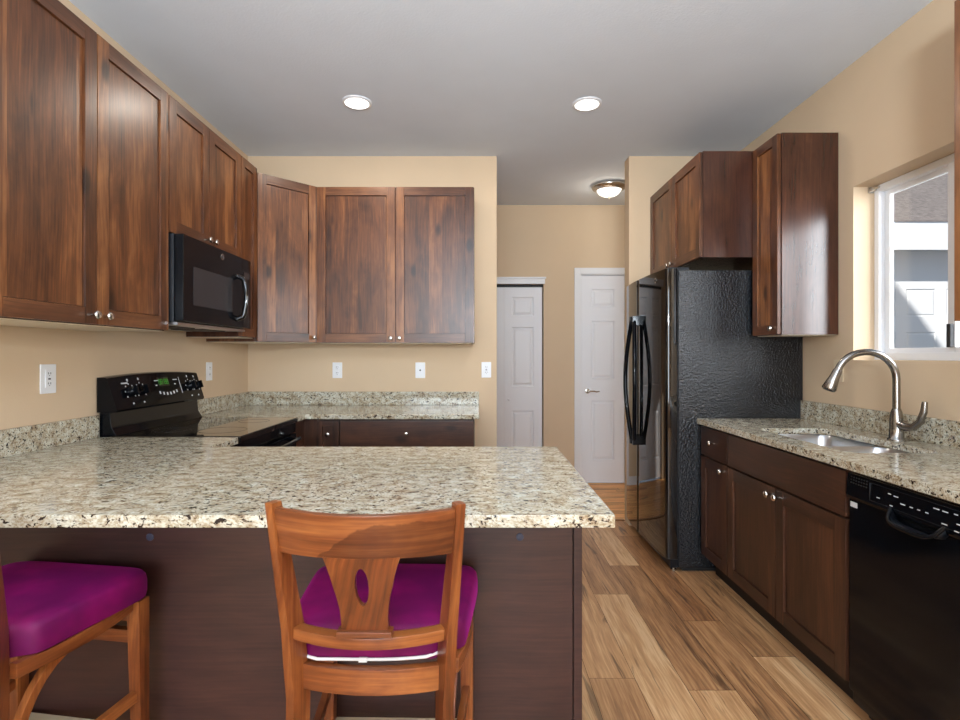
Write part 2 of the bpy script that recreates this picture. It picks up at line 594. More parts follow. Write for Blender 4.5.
struct(MB().box(0.14, 1.125, YT - 0.02, YT + 0.02, 0, 0.006).build('trim_3', M['floor_hall'], bevel=0.003), 'wooden threshold strip between kitchen and hall floor')
struct(MB().box(-2.2, 2.3, YR - 0.12, YF + 0.12, ZC, ZC + 0.12).build('ceiling', M['ceiling']))
struct(MB().box(XL - 0.12, XL, YR - 0.12, YB, -0.06, ZC).build('wall_left', M['wall']))
struct(MB().box(XL - 0.12, 0.14, YB, YB + 0.13, -0.06, ZC).build('wall_back', M['wall'], bevel=0.004))
struct(MB().box(1.125, XR + 0.16, YB, YB + 0.12, -0.06, ZC).build('wall_alcove', M['wall'], bevel=0.004))
WY0, WY1, WZ0, WZ1 = 1.79, 2.69, 1.243, 2.122
struct(MB().slab([YR - 0.12, WY0, WY1, YB], [-0.06, WZ0, WZ1, ZC], lambda i, j: not (i == 1 and j == 1), XR, XR + 0.16, 'x').build('wall_right', M['wall'], bevel=0.003))
struct(MB().slab([XL - 0.12, -1.5, 0.8, XR + 0.16], [-0.06, 0.45, 2.45, ZC], lambda i, j: not (i == 1 and j == 1), YR - 0.12, YR, 'y').build('wall_rear', M['wall']))
# far wall of the hall with two door openings
D1X0, D1X1, D1Z = -0.12, 0.648, 1.975
D2X0, D2X1, D2Z = 1.012, 1.462, 2.07
struct(MB().slab([-2.2, D1X0, D1X1, D2X0, D2X1, 2.3], [-0.06, D1Z, D2Z, ZC],
                 lambda i, j: not ((i == 1 and j == 0) or (i == 3 and j <= 1)), YF, YF + 0.12, 'y').build('wall_far', M['wall']))
struct(MB().box(-2.2, 2.3, YF + 0.55, YF + 0.6, -0.06, ZC).build('wall_closet', M['wall']))
struct(MB().box(-2.32, -2.2, YT - 0.13, YF + 0.6, -0.06, ZC).build('wall_hall_left', M['wall']))
struct(MB().box(2.3, 2.42, YT - 0.13, YF + 0.6, -0.06, ZC).build('wall_hall_right', M['wall']))
# baseboards
struct(MB().box(D1X1 + 0.004, D2X0 - 0.07, YF - 0.014, YF, 0, 0.085).build('baseboard_far', M['white_trim'], bevel=0.004))
struct(MB().box(0.14, 0.154, YB + 0.0, YB + 0.13, 0, 0.085).box(0.02, 0.154, YB - 0.014, YB, 0, 0.085).build('baseboard_back', M['white_trim'], bevel=0.003))

def panelled(mb, w, h, panels, y=0.0, t=0.035):
    """slab with recessed and raised panels on its -Y face; panels: (x0,x1,z0,z1)"""
    xs = sorted({0, w} | {p[0] for p in panels} | {p[1] for p in panels})
    zs = sorted({0, h} | {p[2] for p in panels} | {p[3] for p in panels})
    for xa, xb in zip(xs, xs[1:]):
        for za, zb in zip(zs, zs[1:]):
            cx, cz = (xa + xb) / 2, (za + zb) / 2
            if any(p[0] < cx < p[1] and p[2] < cz < p[3] for p in panels):
                continue
            mb.face(mb.verts([(xa, y, za), (xb, y, za), (xb, y, zb), (xa, y, zb)]))
    for (xa, xb, za, zb) in panels:
        loops = []
        for ins, d in ((0, 0), (0.007, 0.011), (0.017, 0.011), (0.036, 0.002)):
            loops.append([(xa + ins, y + d, za + ins), (xb - ins, y + d, za + ins), (xb - ins, y + d, zb - ins), (xa + ins, y + d, zb - ins)])
        L = [mb.verts(l) for l in loops]
        for a, b in zip(L, L[1:]):
            for k in range(4):
                mb.face([a[k], a[(k + 1) % 4], b[(k + 1) % 4], b[k]])
        mb.face(L[-1])
    v = mb.verts([(0, y, 0), (w, y, 0), (w, y, h), (0, y, h), (0, y + t, 0), (w, y + t, 0), (w, y + t, h), (0, y + t, h)])
    for q in ((4, 7, 6, 5), (0, 4, 5, 1), (1, 5, 6, 2), (2, 6, 7, 3), (3, 7, 4, 0)):
        mb.face([v[i] for i in q])
    return mb

# bifold closet door
d1 = struct(thing('door_1', 'white panelled bifold closet door on the far hall wall', 'door', (0, 0, 0)))
lw = 0.376
for x0, tilt in ((D1X1 - 0.012 - lw, 0), (D1X1 - 0.014 - 2 * lw, 0)):
    lf = panelled(MB(), lw, 1.925, [(0.075, lw - 0.085, 0.20, 0.70), (0.075, lw - 0.085, 0.94, 1.53), (0.075, lw - 0.085, 1.64, 1.83)]).build('leaf', M['door_white'], d1, smooth=False)
    lf.location = (x0, YF + 0.03, 0.02)
    if x0 > 0.2:
        MB().lathe([(0.006, 0), (0.006, 0.014), (0.014, 0.02), (0.015, 0.028), (0.008, 0.034)], (0.045, 0, 0.815), 'y', 14, -1).build('knob', M['door_white'], lf)
MB().box(D1X0 + 0.002, D1X1 - 0.002, YF + 0.035, YF + 0.06, D1Z - 0.028, D1Z - 0.002).build('track', M['black_matte'], d1)
hd = MB().box(D1X0 - 0.03, D1X1 + 0.012, YF - 0.018, YF, D1Z - 0.002, D1Z + 0.05).box(D1X0 - 0.04, D1X1 + 0.022, YF - 0.026, YF, D1Z + 0.05, D1Z + 0.066)
struct(hd.build('trim_1', M['white_trim'], bevel=0.003))
# narrow hinged door
d2 = struct(thing('door_2', 'narrow white panelled door with lever handle on the far hall wall', 'door', (D2X0 + 0.012, YF + 0.015, 0.012)))
w2 = D2X1 - D2X0 - 0.024
sl = panelled(MB(), w2, D2Z - 0.024, [(0.10, w2 - 0.10, 0.22, 0.81), (0.10, w2 - 0.10, 1.025, 1.60), (0.10, w2 - 0.10, 1.735, 1.915)]).build('door_slab', M['door_white'], d2, smooth=False)
lv = MB()
lv.lathe([(0.026, 0), (0.026, 0.006), (0.02, 0.012), (0.010, 0.014), (0.010, 0.045), (0.012, 0.05)], (0.058, 0, 0.905), 'y', 20, -1)
lv.tube([(0.058, -0.044, 0.905), (0.085, -0.046, 0.908), (0.115, -0.044, 0.907), (0.14, -0.042, 0.898), (0.17, -0.040, 0.905)], [0.008, 0.008, 0.007, 0.006, 0.005], 10)
lv.build('lever_handle', M['nickel'], d2)
cs = MB()
cs.box(D2X0 - 0.062, D2X0, YF - 0.017, YF, 0, D2Z + 0.062)
cs.box(D2X1, D2X1 + 0.062, YF - 0.017, YF, 0, D2Z + 0.062)
cs.box(D2X0, D2X1, YF - 0.017, YF, D2Z, D2Z + 0.062)
cs.box(D2X0, D2X0 + 0.010, YF, YF + 0.1, 0, D2Z)
cs.box(D2X1 - 0.010, D2X1, YF, YF + 0.1, 0, D2Z)
cs.box(D2X0, D2X1, YF, YF + 0.1, D2Z - 0.010, D2Z)
struct(cs.build('trim_2', M['white_trim'], bevel=0.004))

# kitchen window, a white slider set deep in the right wall
w1 = struct(thing('window_1', 'white vinyl sliding window over the kitchen sink', 'window', (0, 0, 0)))
fx0, fx1 = XR + 0.105, XR + 0.158
fr = MB()
e = 0.001
fr.box(fx0, fx1, WY0 + e, WY0 + 0.035, WZ0 + e, WZ1 - e).box(fx0, fx1, WY1 - 0.032, WY1 - e, WZ0 + e, WZ1 - e)
fr.box(fx0, fx1, WY0 + 0.035, WY1 - 0.035, WZ0 + e, WZ0 + 0.035).box(fx0, fx1, WY0 + 0.035, WY1 - 0.035, WZ1 - 0.035, WZ1 - e)
fr.build('window_frame', M['vinyl'], w1, bevel=0.003)
def sash(y0, y1, xa, xb):
    s = MB()
    b = 0.035
    z0, z1 = WZ0 + 0.03, WZ1 - 0.03
    s.box(xa, xb, y0, y0 + b, z0, z1).box(xa, xb, y1 - b, y1, z0, z1)
    s.box(xa, xb, y0 + b, y1 - b, z0, z0 + b * 0.8).box(xa, xb, y0 + b, y1 - b, z1 - b * 0.8, z1)
    so = s.build('sash', M['vinyl'], w1, bevel=0.003)
    MB().box((xa + xb) / 2 - 0.003, (xa + xb) / 2 + 0.003, y0 + b - 0.004, y1 - b + 0.004, z0 + b * 0.8 - 0.004, z1 - b * 0.8 + 0.004).build('pane', M['glass'], so)
    return so
sash(2.235, WY1 - 0.03, fx0 + 0.030, fx0 + 0.050)
s2 = sash(WY0 + 0.03, 2.275, fx0 + 0.006, fx0 + 0.026)
MB().box(fx0 - 0.012, fx0 + 0.006, 2.243, 2.262, 1.30, 1.40).build('latch', M['slot'], s2, bevel=0.003)
bk = MB()
bk.box(XR + 0.085, XR + 0.10, WY1 - 0.030, WY1 - 0.003, WZ1 - 0.028, WZ1 - 0.004).box(XR + 0.07, XR + 0.10, WY1 - 0.008, WY1 - 0.003, WZ1 - 0.035, WZ1 - 0.004)
bk.lathe([(0.007, 0), (0.007, 0.022)], (XR + 0.09, WY1 - 0.03, WZ1 - 0.016), 'y', 12, -1)
tag(bk.build('blind_bracket', M['nickel'], bevel=0.001), 'small metal blind bracket in the upper corner of the sink window recess', 'bracket')
# windows behind the camera
def rear_frame(name, horiz, a0, a1, z0, z1, c, label):
    f = MB()
    def bx(p0, p1, q0, q1):
        if horiz: f.box(p0, p1, c - 0.04, c + 0.01, q0, q1)
        else: f.box(c - 0.04, c + 0.01, p0, p1, q0, q1)
    m = (a0 + a1) / 2
    for p in (a0, m - 0.03, a1 - 0.06):
        bx(p, p + 0.06, z0, z1)
    for q0, q1 in ((z0, z0 + 0.06), (z1 - 0.06, z1)):
        bx(a0 + 0.06, m - 0.03, q0, q1); bx(m + 0.03, a1 - 0.06, q0, q1)
    struct(f.build(name, M['vinyl'], bevel=0.003), label, 'window')
rear_frame('window_2', True, -1.499, 0.799, 0.451, 2.449, YR - 0.06, 'wide white window behind the camera')

# ------------------------------------------------------------------ outdoors, seen through the kitchen window
GY = 8.0
struct(MB().box(XR + 0.16, 18, -8, 16, -0.35, -0.25).build('ground', M['concrete']))
ga = thing('garage', 'white neighbouring garage with panelled door outside the sink window', 'building', (7.2, GY, -0.25))
MB().box(-2.6, 4.5, 0, 4.5, 0, 3.3).build('wall', M['siding'], ga)
MB().box(-2.9, 4.8, -0.30, 0.0, 3.10, 3.13).box(-2.9, 4.8, -0.33, -0.30, 3.05, 3.45).build('fascia', M['siding'], ga, bevel=0.004)
gd = MB()
panelled(gd, 4.8, 2.60, [(0.08 + k * 0.6, 0.52 + k * 0.6, 0.12 + r * 0.65, 0.53 + r * 0.65) for k in range(8) for r in range(4)])
for r in range(1, 4):
    gd.box(0, 4.8, -0.002, 0.0, r * 0.65 - 0.012, r * 0.65)
gdo = gd.build('garage_door', M['garage_door'], ga, smooth=False)
gdo.location = (-2.05, -0.042, 0.04)
MB().prism([(-0.34, 3.47), (4.2, 5.8), (4.2, 5.7), (-0.34, 3.452)], 'x', -3.0, 5.0).build('roof', M['shingle'], ga)
# unseen pale wall added to bounce sunlight into the kitchen window, and our own gable whose shadow falls on the garage
struct(MB().box(6.6, 7.0, -8, 4.6, -0.25, 5.2).build('sun_bounce_wall', M['siding']))
struct(MB().prism([(-6.0, 2.95), (3.82, 2.95), (-2.68, 11.8), (-6.0, 11.8)], 'y', 4.1, 4.2).build('house_gable', M['siding']))

# ------------------------------------------------------------------ cabinets
KP = [(0.0055, 0), (0.0050, 0.012), (0.0075, 0.017), (0.0135, 0.021), (0.0150, 0.026), (0.0125, 0.031), (0.006, 0.033)]
def knob(parent, x, y, z):
    return MB().lathe(KP, (x, y, z), 'y', 16, -1).build('knob', M['nickel'], parent)

def shaker(parent, x0, x1, z0, z1, kn=None, y0=-0.021, st=0.058, base=False):
    d = MB()
    d.box(x0, x0 + st, y0, -0.001, z0, z1).box(x1 - st, x1, y0, -0.001, z0, z1)
    d.mi = 1
    d.box(x0 + st, x1 - st, y0, -0.001, z0, z0 + st).box(x0 + st, x1 - st, y0, -0.001, z1 - st, z1)
    o = d.build('door', [M['base_wood'], M['base_wood_h']] if base else [M['wood'], M['wood_h']], parent, bevel=0.0014, seg=2)
    MB().box(x0 + st + 0.0025, x1 - st - 0.0025, y0 + 0.009, -0.003, z0 + st + 0.0025, z1 - st - 0.0025).build('door_panel', M['base_wood'] if base else M['wood'], o)
    if kn:
        knob(o, kn[0], y0, kn[1])
    return o

def drawer(parent, x0, x1, z0, z1, kn=None, y0=-0.021):
    o = MB().box(x0, x1, y0, -0.001, z0, z1).build('drawer', M['base_wood_h'], parent, bevel=0.003)
    if kn:
        knob(o, kn[0], y0, kn[1])
    return o

def cabinet(name, label, cat, loc, rotz, w, d, h, group=None, toe=False, under=True):
    t = thing(name, label, cat, loc, rotz, group)
    if toe:
        MB().box(0, w, 0, d, 0.11, h).build('carcass', M['base_wood'], t, bevel=0.001)
        MB().box(0.0, w, 0.065, d - 0.02, 0.0, 0.11).build('toe_kick', M['toe'], t)
    else:
        MB().box(0, w, 0, d, 0, h).build('carcass', M['veneer'], t, bevel=0.001)
        if under:
            MB().box(0.012, w - 0.012, 0.004, d - 0.004, -0.003, 0.0).build('underside', M['melamine'], t)
    return t

UZ0, UZ1 = 1.376, 2.443
UH = UZ1 - UZ0
G1 = 'stained wood wall cabinets on the left'
LC, RC = PI / 2, -PI / 2
FX = XL + 0.305      # carcass front of the left wall cabinets
# left wall, nearest: two doors
c = cabinet('wall_cabinet', 'tall two-door knotty wood wall cabinet nearest the camera on the left wall', 'cabinet', (FX, 1.487, UZ0), LC, 0.895, 0.303, UH, G1)
shaker(c, 0.004, 0.4455, 0.003, UH - 0.002, (0.415, 0.035))
shaker(c, 0.4495, 0.892, 0.003, UH - 0.002, (0.480, 0.035))
# over the microwave
MWZ = 1.822
c = cabinet('wall_cabinet', 'short two-door wood wall cabinet directly above the black microwave', 'cabinet', (FX, 2.384, MWZ), LC, 0.724, 0.303, UZ1 - MWZ, G1, under=False)
shaker(c, 0.003, 0.355, 0.003, UZ1 - MWZ - 0.002, (0.325, 0.035))
shaker(c, 0.359, 0.722, 0.003, UZ1 - MWZ - 0.002, (0.388, 0.035))
# narrow one between microwave and corner
c = cabinet('wall_cabinet', 'very narrow one-door wood wall cabinet between microwave and corner cabinet', 'cabinet', (FX, 3.110, UZ0), LC, 0.226, 0.303, UH, G1)
shaker(c, 0.003, 0.222, 0.003, UH - 0.002, None, st=0.05)
# diagonal corner
ccx, ccy = XL + 0.305, YB - 0.608
cor = thing('corner_wall_cabinet', 'diagonal corner wall cabinet with one reddish wood door and knob', 'cabinet', (XL + 0.002, YB - 0.002, UZ0 - 0.022))
ol = [(0, 0), (0, -0.606), (0.303, -0.606), (0.606, -0.303), (0.606, 0)]
MB().prism(ol, 'z', 0, UH).build('carcass', M['wood'], cor)
MB().prism([(0.01, -0.01), (0.01, -0.59), (0.30, -0.59), (0.59, -0.30), (0.59, -0.01)], 'z', -0.003, 0).build('underside', M['melamine'], cor)
dg = shaker(cor, 0.012, 0.417, 0.003, UH - 0.002, (0.385, 0.035))
dg.rotation_euler = (0, 0, PI / 4)
dg.location = (0.303, -0.606, 0)
# back wall, two doors
bx0 = XL + 0.61
bw = -0.026 - bx0
c = cabinet('wall_cabinet', 'wide two-door brown wood wall cabinet on the back wall above the outlets', 'cabinet', (bx0, YB - 0.305, UZ0 - 0.022), 0, bw, 0.303, UH)
shaker(c, 0.004, bw / 2 - 0.002, 0.003, UH - 0.002, (bw / 2 - 0.030, 0.03))
shaker(c, bw / 2 + 0.002, bw - 0.004, 0.003, UH - 0.002, (bw / 2 + 0.030, 0.03))
# right wall: above the fridge, the tall narrow one, the near one
G2 = 'stained wood wall cabinets on the right'
FZ = 1.834
c = cabinet('wall_cabinet', 'deep two-door wood cabinet above the black refrigerator', 'cabinet', (1.302, 3.945, FZ), RC, 0.882, XR - 1.304, UZ1 - FZ + 0.005, G2, under=False)
shaker(c, 0.004, 0.439, 0.003, UZ1 - FZ, (0.410, 0.032))
shaker(c, 0.443, 0.878, 0.003, UZ1 - FZ, (0.472, 0.032))
c = cabinet('wall_cabinet', 'tall narrow one-door wood wall cabinet between fridge and sink window', 'cabinet', (1.604, 3.060, UZ0), RC, 0.262, XR - 1.606, UH, G2)
shaker(c, 0.003, 0.256, 0.003, UH - 0.002, (0.228, 0.035), st=0.05)
c = cabinet('wall_cabinet', 'wood wall cabinet cut by the right picture edge, near side of sink window', 'cabinet', (1.604, 1.765, UZ0), RC, 0.60, XR - 1.606, UH, G2)
shaker(c, 0.003, 0.298, 0.003, UH - 0.002, (0.27, 0.035))
shaker(c, 0.302, 0.597, 0.003, UH - 0.002, (0.33, 0.035))

# base cabinets
BH = CT - 0.031
BX = 1.312           # carcass front of the right base cabinets
G3 = 'stained wood base cabinets on the right'
c = cabinet('base_cabinet', 'narrow wood base cabinet with one drawer and door beside the refrigerator', 'cabinet', (BX, 3.072, 0), RC, 0.325, XR - BX - 0.002, BH, G3, toe=True)
drawer(c, 0.004, 0.322, 0.698, BH - 0.010, (0.163, 0.782))
shaker(c, 0.004, 0.322, 0.122, 0.688, (0.290, 0.655), base=True)
c = cabinet('sink_base_cabinet', 'wide two-door wood base cabinet with a long false drawer front under the sink', 'cabinet', (BX, 2.746, 0), RC, 0.888, XR - BX - 0.002, BH - 0.22, G3, toe=True)
drawer(c, 0.004, 0.884, 0.698, BH - 0.010)
MB().box(0, 0.018, 0.0, 0.10, BH - 0.22, BH).box(0.87, 0.888, 0.0, XR - BX - 0.03, BH - 0.22, BH).box(0.018, 0.87, 0.0, 0.018, BH - 0.22, BH).build('face_frame', M['base_wood'], c)
shaker(c, 0.004, 0.442, 0.122, 0.688, (0.413, 0.655), base=True)
shaker(c, 0.446, 0.884, 0.122, 0.688, (0.475, 0.655), base=True)
# back wall base cabinets
BY = YB - 0.618
c = cabinet('base_cabinet', 'wood base cabinet with one wide drawer under the back worktop', 'cabinet', (-0.866, BY, 0), 0, 0.842, 0.616, BH, toe=True)
drawer(c, 0.004, 0.838, 0.698, BH - 0.012, (0.42, 0.778))
shaker(c, 0.004, 0.419, 0.122, 0.688, (0.39, 0.655), base=True)
shaker(c, 0.423, 0.838, 0.122, 0.688, (0.45, 0.655), base=True)
c = thing('corner_base_cabinet', 'wood corner base cabinet with a narrow front next to the black range', 'cabinet', (XL + 0.002, 3.145, 0))
x1 = -0.868 - XL - 0.002
MB().slab([0, 0.617, x1], [0, BY - 3.145, YB - 3.147], lambda i, j: not (i == 1 and j == 0), 0.11, BH).build('carcass', M['base_wood'], c, bevel=0.001)
MB().slab([0, 0.55, x1], [0, BY - 3.145 + 0.065, YB - 3.16], lambda i, j: not (i == 1 and j == 0), 0, 0.11).build('toe_kick', M['toe'], c)
cd = shaker(c, 0.0, 0.140, 0.122, BH - 0.012, (0.075, 0.775), st=0.035, base=True)
cd.location = (x1 - 0.142, BY - 3.145, 0)

# peninsula
PX1, PY0, PY1, PANY = 0.314, 1.21, 2.126, 1.50
pe = thing('peninsula_cabinet', 'dark stained peninsula back panel under the granite breakfast bar', 'cabinet', (0, PANY, 0))
MB().slab([XL + 0.002, -1.11, PX1 - 0.046], [0.012, PY1 - 0.03 - PANY, 2.372 - PANY], lambda i, j: not (i == 1 and j == 1), 0, BH).build('carcass', M['wood'], pe)
MB().box(XL + 0.002, PX1 - 0.046, 0, 0.012, 0, BH).build('back_panel', M['panel_wood'], pe, bevel=0.001)
MB().box(PX1 - 0.044, PX1 - 0.020, -0.004, PY1 - 0.03 - PANY, 0, BH).build('end_panel', M['panel_wood'], pe, bevel=0.0015)
for px in (150, 520):
    MB().lathe([(0.011, 0), (0.010, 0.002), (0.004, 0.003)], ((px - VX) / (FPX / PANY), 0, H - 181 / (FPX / PANY)), 'y', 14, -1).build('plug', M['dark_blue'], pe)

# ------------------------------------------------------------------ worktops
BT = 0.02
wt = thing('peninsula_worktop', 'speckled granite breakfast bar worktop with overhang above the stools', 'worktop', (0, 0, 0))
MB().slab([XL + 0.001, -1.073, PX1], [PY0, PY1, 2.374], lambda i, j: not (i == 1 and j == 1), CT - 0.03, CT).build('slab', M['granite'], wt, bevel=0.004)
MB().box(XL + 0.001, XL + BT, PY0, 2.374, CT + 0.0005, CT + 0.098).build('backsplash', M['granite'], wt, bevel=0.002)
wt = thing('corner_worktop', 'granite corner worktop on the back wall behind the range', 'worktop', (0, 0, 0))
BFY = 3.29
MB().slab([XL + 0.001, -1.073, 0.008], [3.144, BFY, YB - 0.001], lambda i, j: not (i == 1 and j == 0), CT - 0.03, CT).build('slab', M['granite'], wt, bevel=0.004)
MB().box(XL + 0.001, XL + BT, 3.144, YB - BT - 0.001, CT + 0.0005, CT + 0.098).box(XL + 0.001, 0.008, YB - BT, YB - 0.001, CT + 0.0005, CT + 0.098).build('backsplash', M['granite'], wt, bevel=0.002)
wt = thing('sink_worktop', 'granite worktop with an undermount sink along the right wall', 'worktop', (0, 0, 0))
SX0, SX1 = 1.395, 1.750
SB = ((1.985, 2.300), (2.325, 2.665))
xs = [1.276, SX0, SX1, XR - 0.001]
ys = [1.225, SB[0][0], SB[1][1], 3.090]
MB().slab(xs, ys, lambda i, j: not (i == 1 and j == 1), CT - 0.03, CT, hole_round=0.06).build('slab', M['granite'], wt, bevel=0.003)
MB().box(XR - BT, XR - 0.001, 1.225, 3.098, CT + 0.0005, CT + 0.105).build('backsplash', M['granite'], wt, bevel=0.002)

# sink: two rounded bowls
sk = thing('kitchen_sink', 'stainless steel double-bowl undermount sink in the granite worktop', 'sink', (0, 0, CT - 0.032))
def rrect(x0, x1, y0, y1, r, z, n=6):
    pts = []
    for cx, cy, a0 in ((x1 - r, y1 - r, 0), (x0 + r, y1 - r, PI / 2), (x0 + r, y0 + r, PI), (x1 - r, y0 + r, 3 * PI / 2)):
        for k in range(n + 1):
            a = a0 + PI / 2 * k / n
            pts.append((cx + r * math.cos(a), cy + r * math.sin(a), z))
    return pts
for y0, y1 in SB:
    g = 0.004
    lo = [rrect(SX0 - 0.02, SX1 + 0.02, y0 - (0.016 if y0 < 2.2 else 0.0125), y1 + (0.016 if y0 > 2.2 else 0.0125), 0.07, 0), rrect(SX0 - g, SX1 + g, y0 - g, y1 + g, 0.06, 0),
          rrect(SX0 + 0.004, SX1 - 0.004, y0 + 0.004, y1 - 0.004, 0.06, -0.02), rrect(SX0 + 0.012, SX1 - 0.012, y0 + 0.012, y1 - 0.012, 0.06, -0.15),
          rrect(SX0 + 0.045, SX1 - 0.045, y0 + 0.045, y1 - 0.045, 0.05, -0.185)]
    bowl = MB()
    L = [bowl.verts(l) for l in lo]
    for a, b in zip(L, L[1:]):
        for k in range(len(a)):
            bowl.face([a[k], a[(k + 1) % len(a)], b[(k + 1) % len(a)], b[k]])
    bowl.face(L[-1])
    bo = bowl.build('bowl', M['steel'], sk, angle=50)
    MB().lathe([(0.042, 0), (0.042, 0.003), (0.03, 0.004), (0.026, 0.001)], ((SX0 + SX1) / 2, (y0 + y1) / 2, -0.1845), 'z', 20).build('drain', M['nickel'], bo)

# faucet
fx, fy = 1.805, 2.286
fa = thing('kitchen_faucet', 'brushed metal gooseneck pull-down faucet behind the sink', 'faucet', (fx, fy, CT + 0.0005))
MB().lathe([(0.034, 0), (0.034, 0.004), (0.028, 0.010), (0.026, 0.05), (0.025, 0.085), (0.021, 0.12), (0.016, 0.135)], (0, 0, 0), 'z', 24).build('body', M['faucet_metal'], fa, angle=45)
dirx, diry = -0.985, 0.17
rch = 0.118
pts = [(0, 0, 0.12), (0, 0, 0.20), (0, 0, 0.262)]
for k in range(1, 15):
    a = PI * 0.90 * k / 14
    s = rch * (1 - math.cos(a))
    pts.append((dirx * s, diry * s, 0.262 + rch * math.sin(a)))
MB().tube(pts, 0.0145, 16).build('spout', M['faucet_metal'], fa, angle=60)
e0 = Vector(pts[-1]); tdir = (Vector(pts[-1]) - Vector(pts[-2])).normalized()
hp = [e0 - tdir * 0.004, e0 + tdir * 0.006, e0 + tdir * 0.03, e0 + tdir * 0.085, e0 + tdir * 0.092]
sh = MB().tube(hp, [0.0165, 0.0185, 0.0195, 0.029, 0.026], 20).build('spray_head', M['faucet_metal'], fa, angle=50)
MB().tube([hp[-1], hp[-1] + tdir * 0.003], [0.022, 0.021], 16).build('nozzle', M['black_matte'], sh)
MB().tube([(0, -0.018, 0.07), (0.004, -0.045, 0.062), (0.008, -0.08, 0.066), (0.012, -0.108, 0.092), (0.016, -0.122, 0.135), (0.018, -0.124, 0.175)],
          [0.019, 0.019, 0.016, 0.014, 0.013, 0.010], 14).build('lever', M['faucet_metal'], fa, angle=60)

# ------------------------------------------------------------------ range
RY0, RY1 = 2.378, 3.135
rg = thing('range', 'black electric range with glass cooktop and raised control panel on the left wall', 'stove', (XL + 0.004, RY0, 0))
RW = RY1 - RY0
fxr = -1.065 - XL - 0.004            # cooktop front edge
MB().box(0.02, fxr - 0.045, 0.002, RW - 0.002, 0.06, 0.872).build('body', M['black_satin'], rg, bevel=0.003)
MB().box(0.05, fxr - 0.08, 0.02, RW - 0.02, 0, 0.06).build('plinth', M['black_matte'], rg)
MB().box(0.055, fxr, 0, RW, 0.873, 0.903).build('cooktop', M['black_glass'], rg, bevel=0.006, seg=3)
bk = MB().prism([(0.008, 0.873), (0.055, 0.873), (0.085, 0.904), (0.068, 0.930), (0.060, 0.945), (0.054, 1.008), (0.008, 1.008)], 'y', 0.006, RW - 0.006).build('back_guard', M['black_gloss'], rg, bevel=0.003)
# bowed top edge of the control panel
cp = MB()
n = 12
L = []
for k in range(n + 1):
    y = RW * k / n
    q = 1 - (2 * k / n - 1) ** 2
    zt = 1.166 + 0.014 * q
    L.append([(0.001, y, 1.009), (0.086, y, 1.009), (0.092, y, 1.018), (0.046, y, zt - 0.004), (0.036, y, zt), (0.001, y, zt)])
cp.rings(L)
cpo = cp.build('control_panel', M['black_gloss'], rg, bevel=0.0)
sx, sz = 0.046 - 0.092, 1.164 - 1.018
sl_ = math.hypot(sx, sz)
nrm = Vector((sz / sl_, 0, -sx / sl_))
upv = Vector((sx / sl_, 0, sz / sl_))
def on_panel(y, t, out=0.0):
    zt = 1.162 + 0.014 * (1 - (2 * y / RW - 1) ** 2)
    return Vector((0.092, y, 1.018)) + Vector((-0.046, 0, zt - 1.018)) * t + nrm * out
def dial(y, t):
    k = MB()
    a, b = on_panel(y, t), on_panel(y, t, 0.012)
    k.tube([a, b, on_panel(y, t, 0.026)], [0.025, 0.023, 0.018], 20)
    c0 = on_panel(y, t, 0.030)
    k.sweep([c0 - upv * 0.021, c0 + upv * 0.021], (0, 1, 0), 0.006, nrm, 0.010)
    k.build('dial', M['black_gloss'], cpo, bevel=0.0015)
for y in (0.125, 0.205, 0.635, 0.705):
    dial(y, 0.5)
mk = MB()
def pmark(y, t, w, h):
    c0 = on_panel(y, t, 0.0008)
    mk.sweep([c0 - upv * h * 0.62, c0 + upv * h * 0.62], (0, 1, 0), w * 0.65, nrm, 0.0005)
rr = random.Random(8)
for y0 in (0.125, 0.205, 0.635, 0.705):
    pmark(y0, 0.86, 0.007, 0.009); pmark(y0, 0.14, 0.007, 0.006)
    for k in range(7):
        a = -2.2 + 4.4 * k / 6
        pmark(y0 + 0.034 * math.sin(a), 0.5 + 0.30 * math.cos(a) * 0.8, 0.004, 0.005)
pmark(0.10, 0.78, 0.035, 0.005)
for y in (0.335, 0.355, 0.50, 0.52): pmark(y, 0.75, 0.014, 0.004)
for y in (0.335, 0.36, 0.50): pmark(y, 0.60, 0.010, 0.005)
for y in (0.35, 0.38, 0.41, 0.44, 0.47, 0.50): pmark(y, 0.36 - 0.06 * math.sin((y - 0.35) / 0.15 * PI), 0.009, 0.012)
pmark(0.548, 0.55, 0.003, 0.075)
mk.build('lettering', M['mark'], cpo, smooth=False)
dp = MB()
c0 = on_panel(0.40, 0.70, 0.0006)
dp.sweep([c0 - upv * 0.024, c0 + upv * 0.024], (0, 1, 0), 0.05, nrm, 0.0006)
dpo = dp.build('display', M['black_glass'], cpo)
dd = MB()
for yy in (0.366, 0.386, 0.414, 0.434):       # lit clock segments
    for dz in (-0.013, 0, 0.013):
        c0 = on_panel(yy, 0.70, 0.0016) + upv * dz
        dd.sweep([c0 - Vector((0, 0.006, 0)), c0 + Vector((0, 0.006, 0))], upv, 0.002, nrm, 0.0003)
    for s_ in (-1, 1):
        c0 = on_panel(yy + 0.007 * s_, 0.70, 0.0016)
        dd.sweep([c0 - upv * 0.013, c0 + upv * 0.013], (0, 1, 0), 0.002, nrm, 0.0003)
dd.build('digits', M['green_led'], dpo, smooth=False)
# burners drawn on the glass
for bx_, by_, br in ((0.22, 0.20, 0.085), (0.22, 0.56, 0.10), (0.47, 0.20, 0.11), (0.47, 0.56, 0.08)):
    MB().lathe([(br, 0), (br, 0.0004), (br - 0.003, 0.0005), (br - 0.003, 0.0001)], (bx_, by_, 0.9031), 'z', 40, cap=False).build('burner_ring', M['window_mesh'], rg)
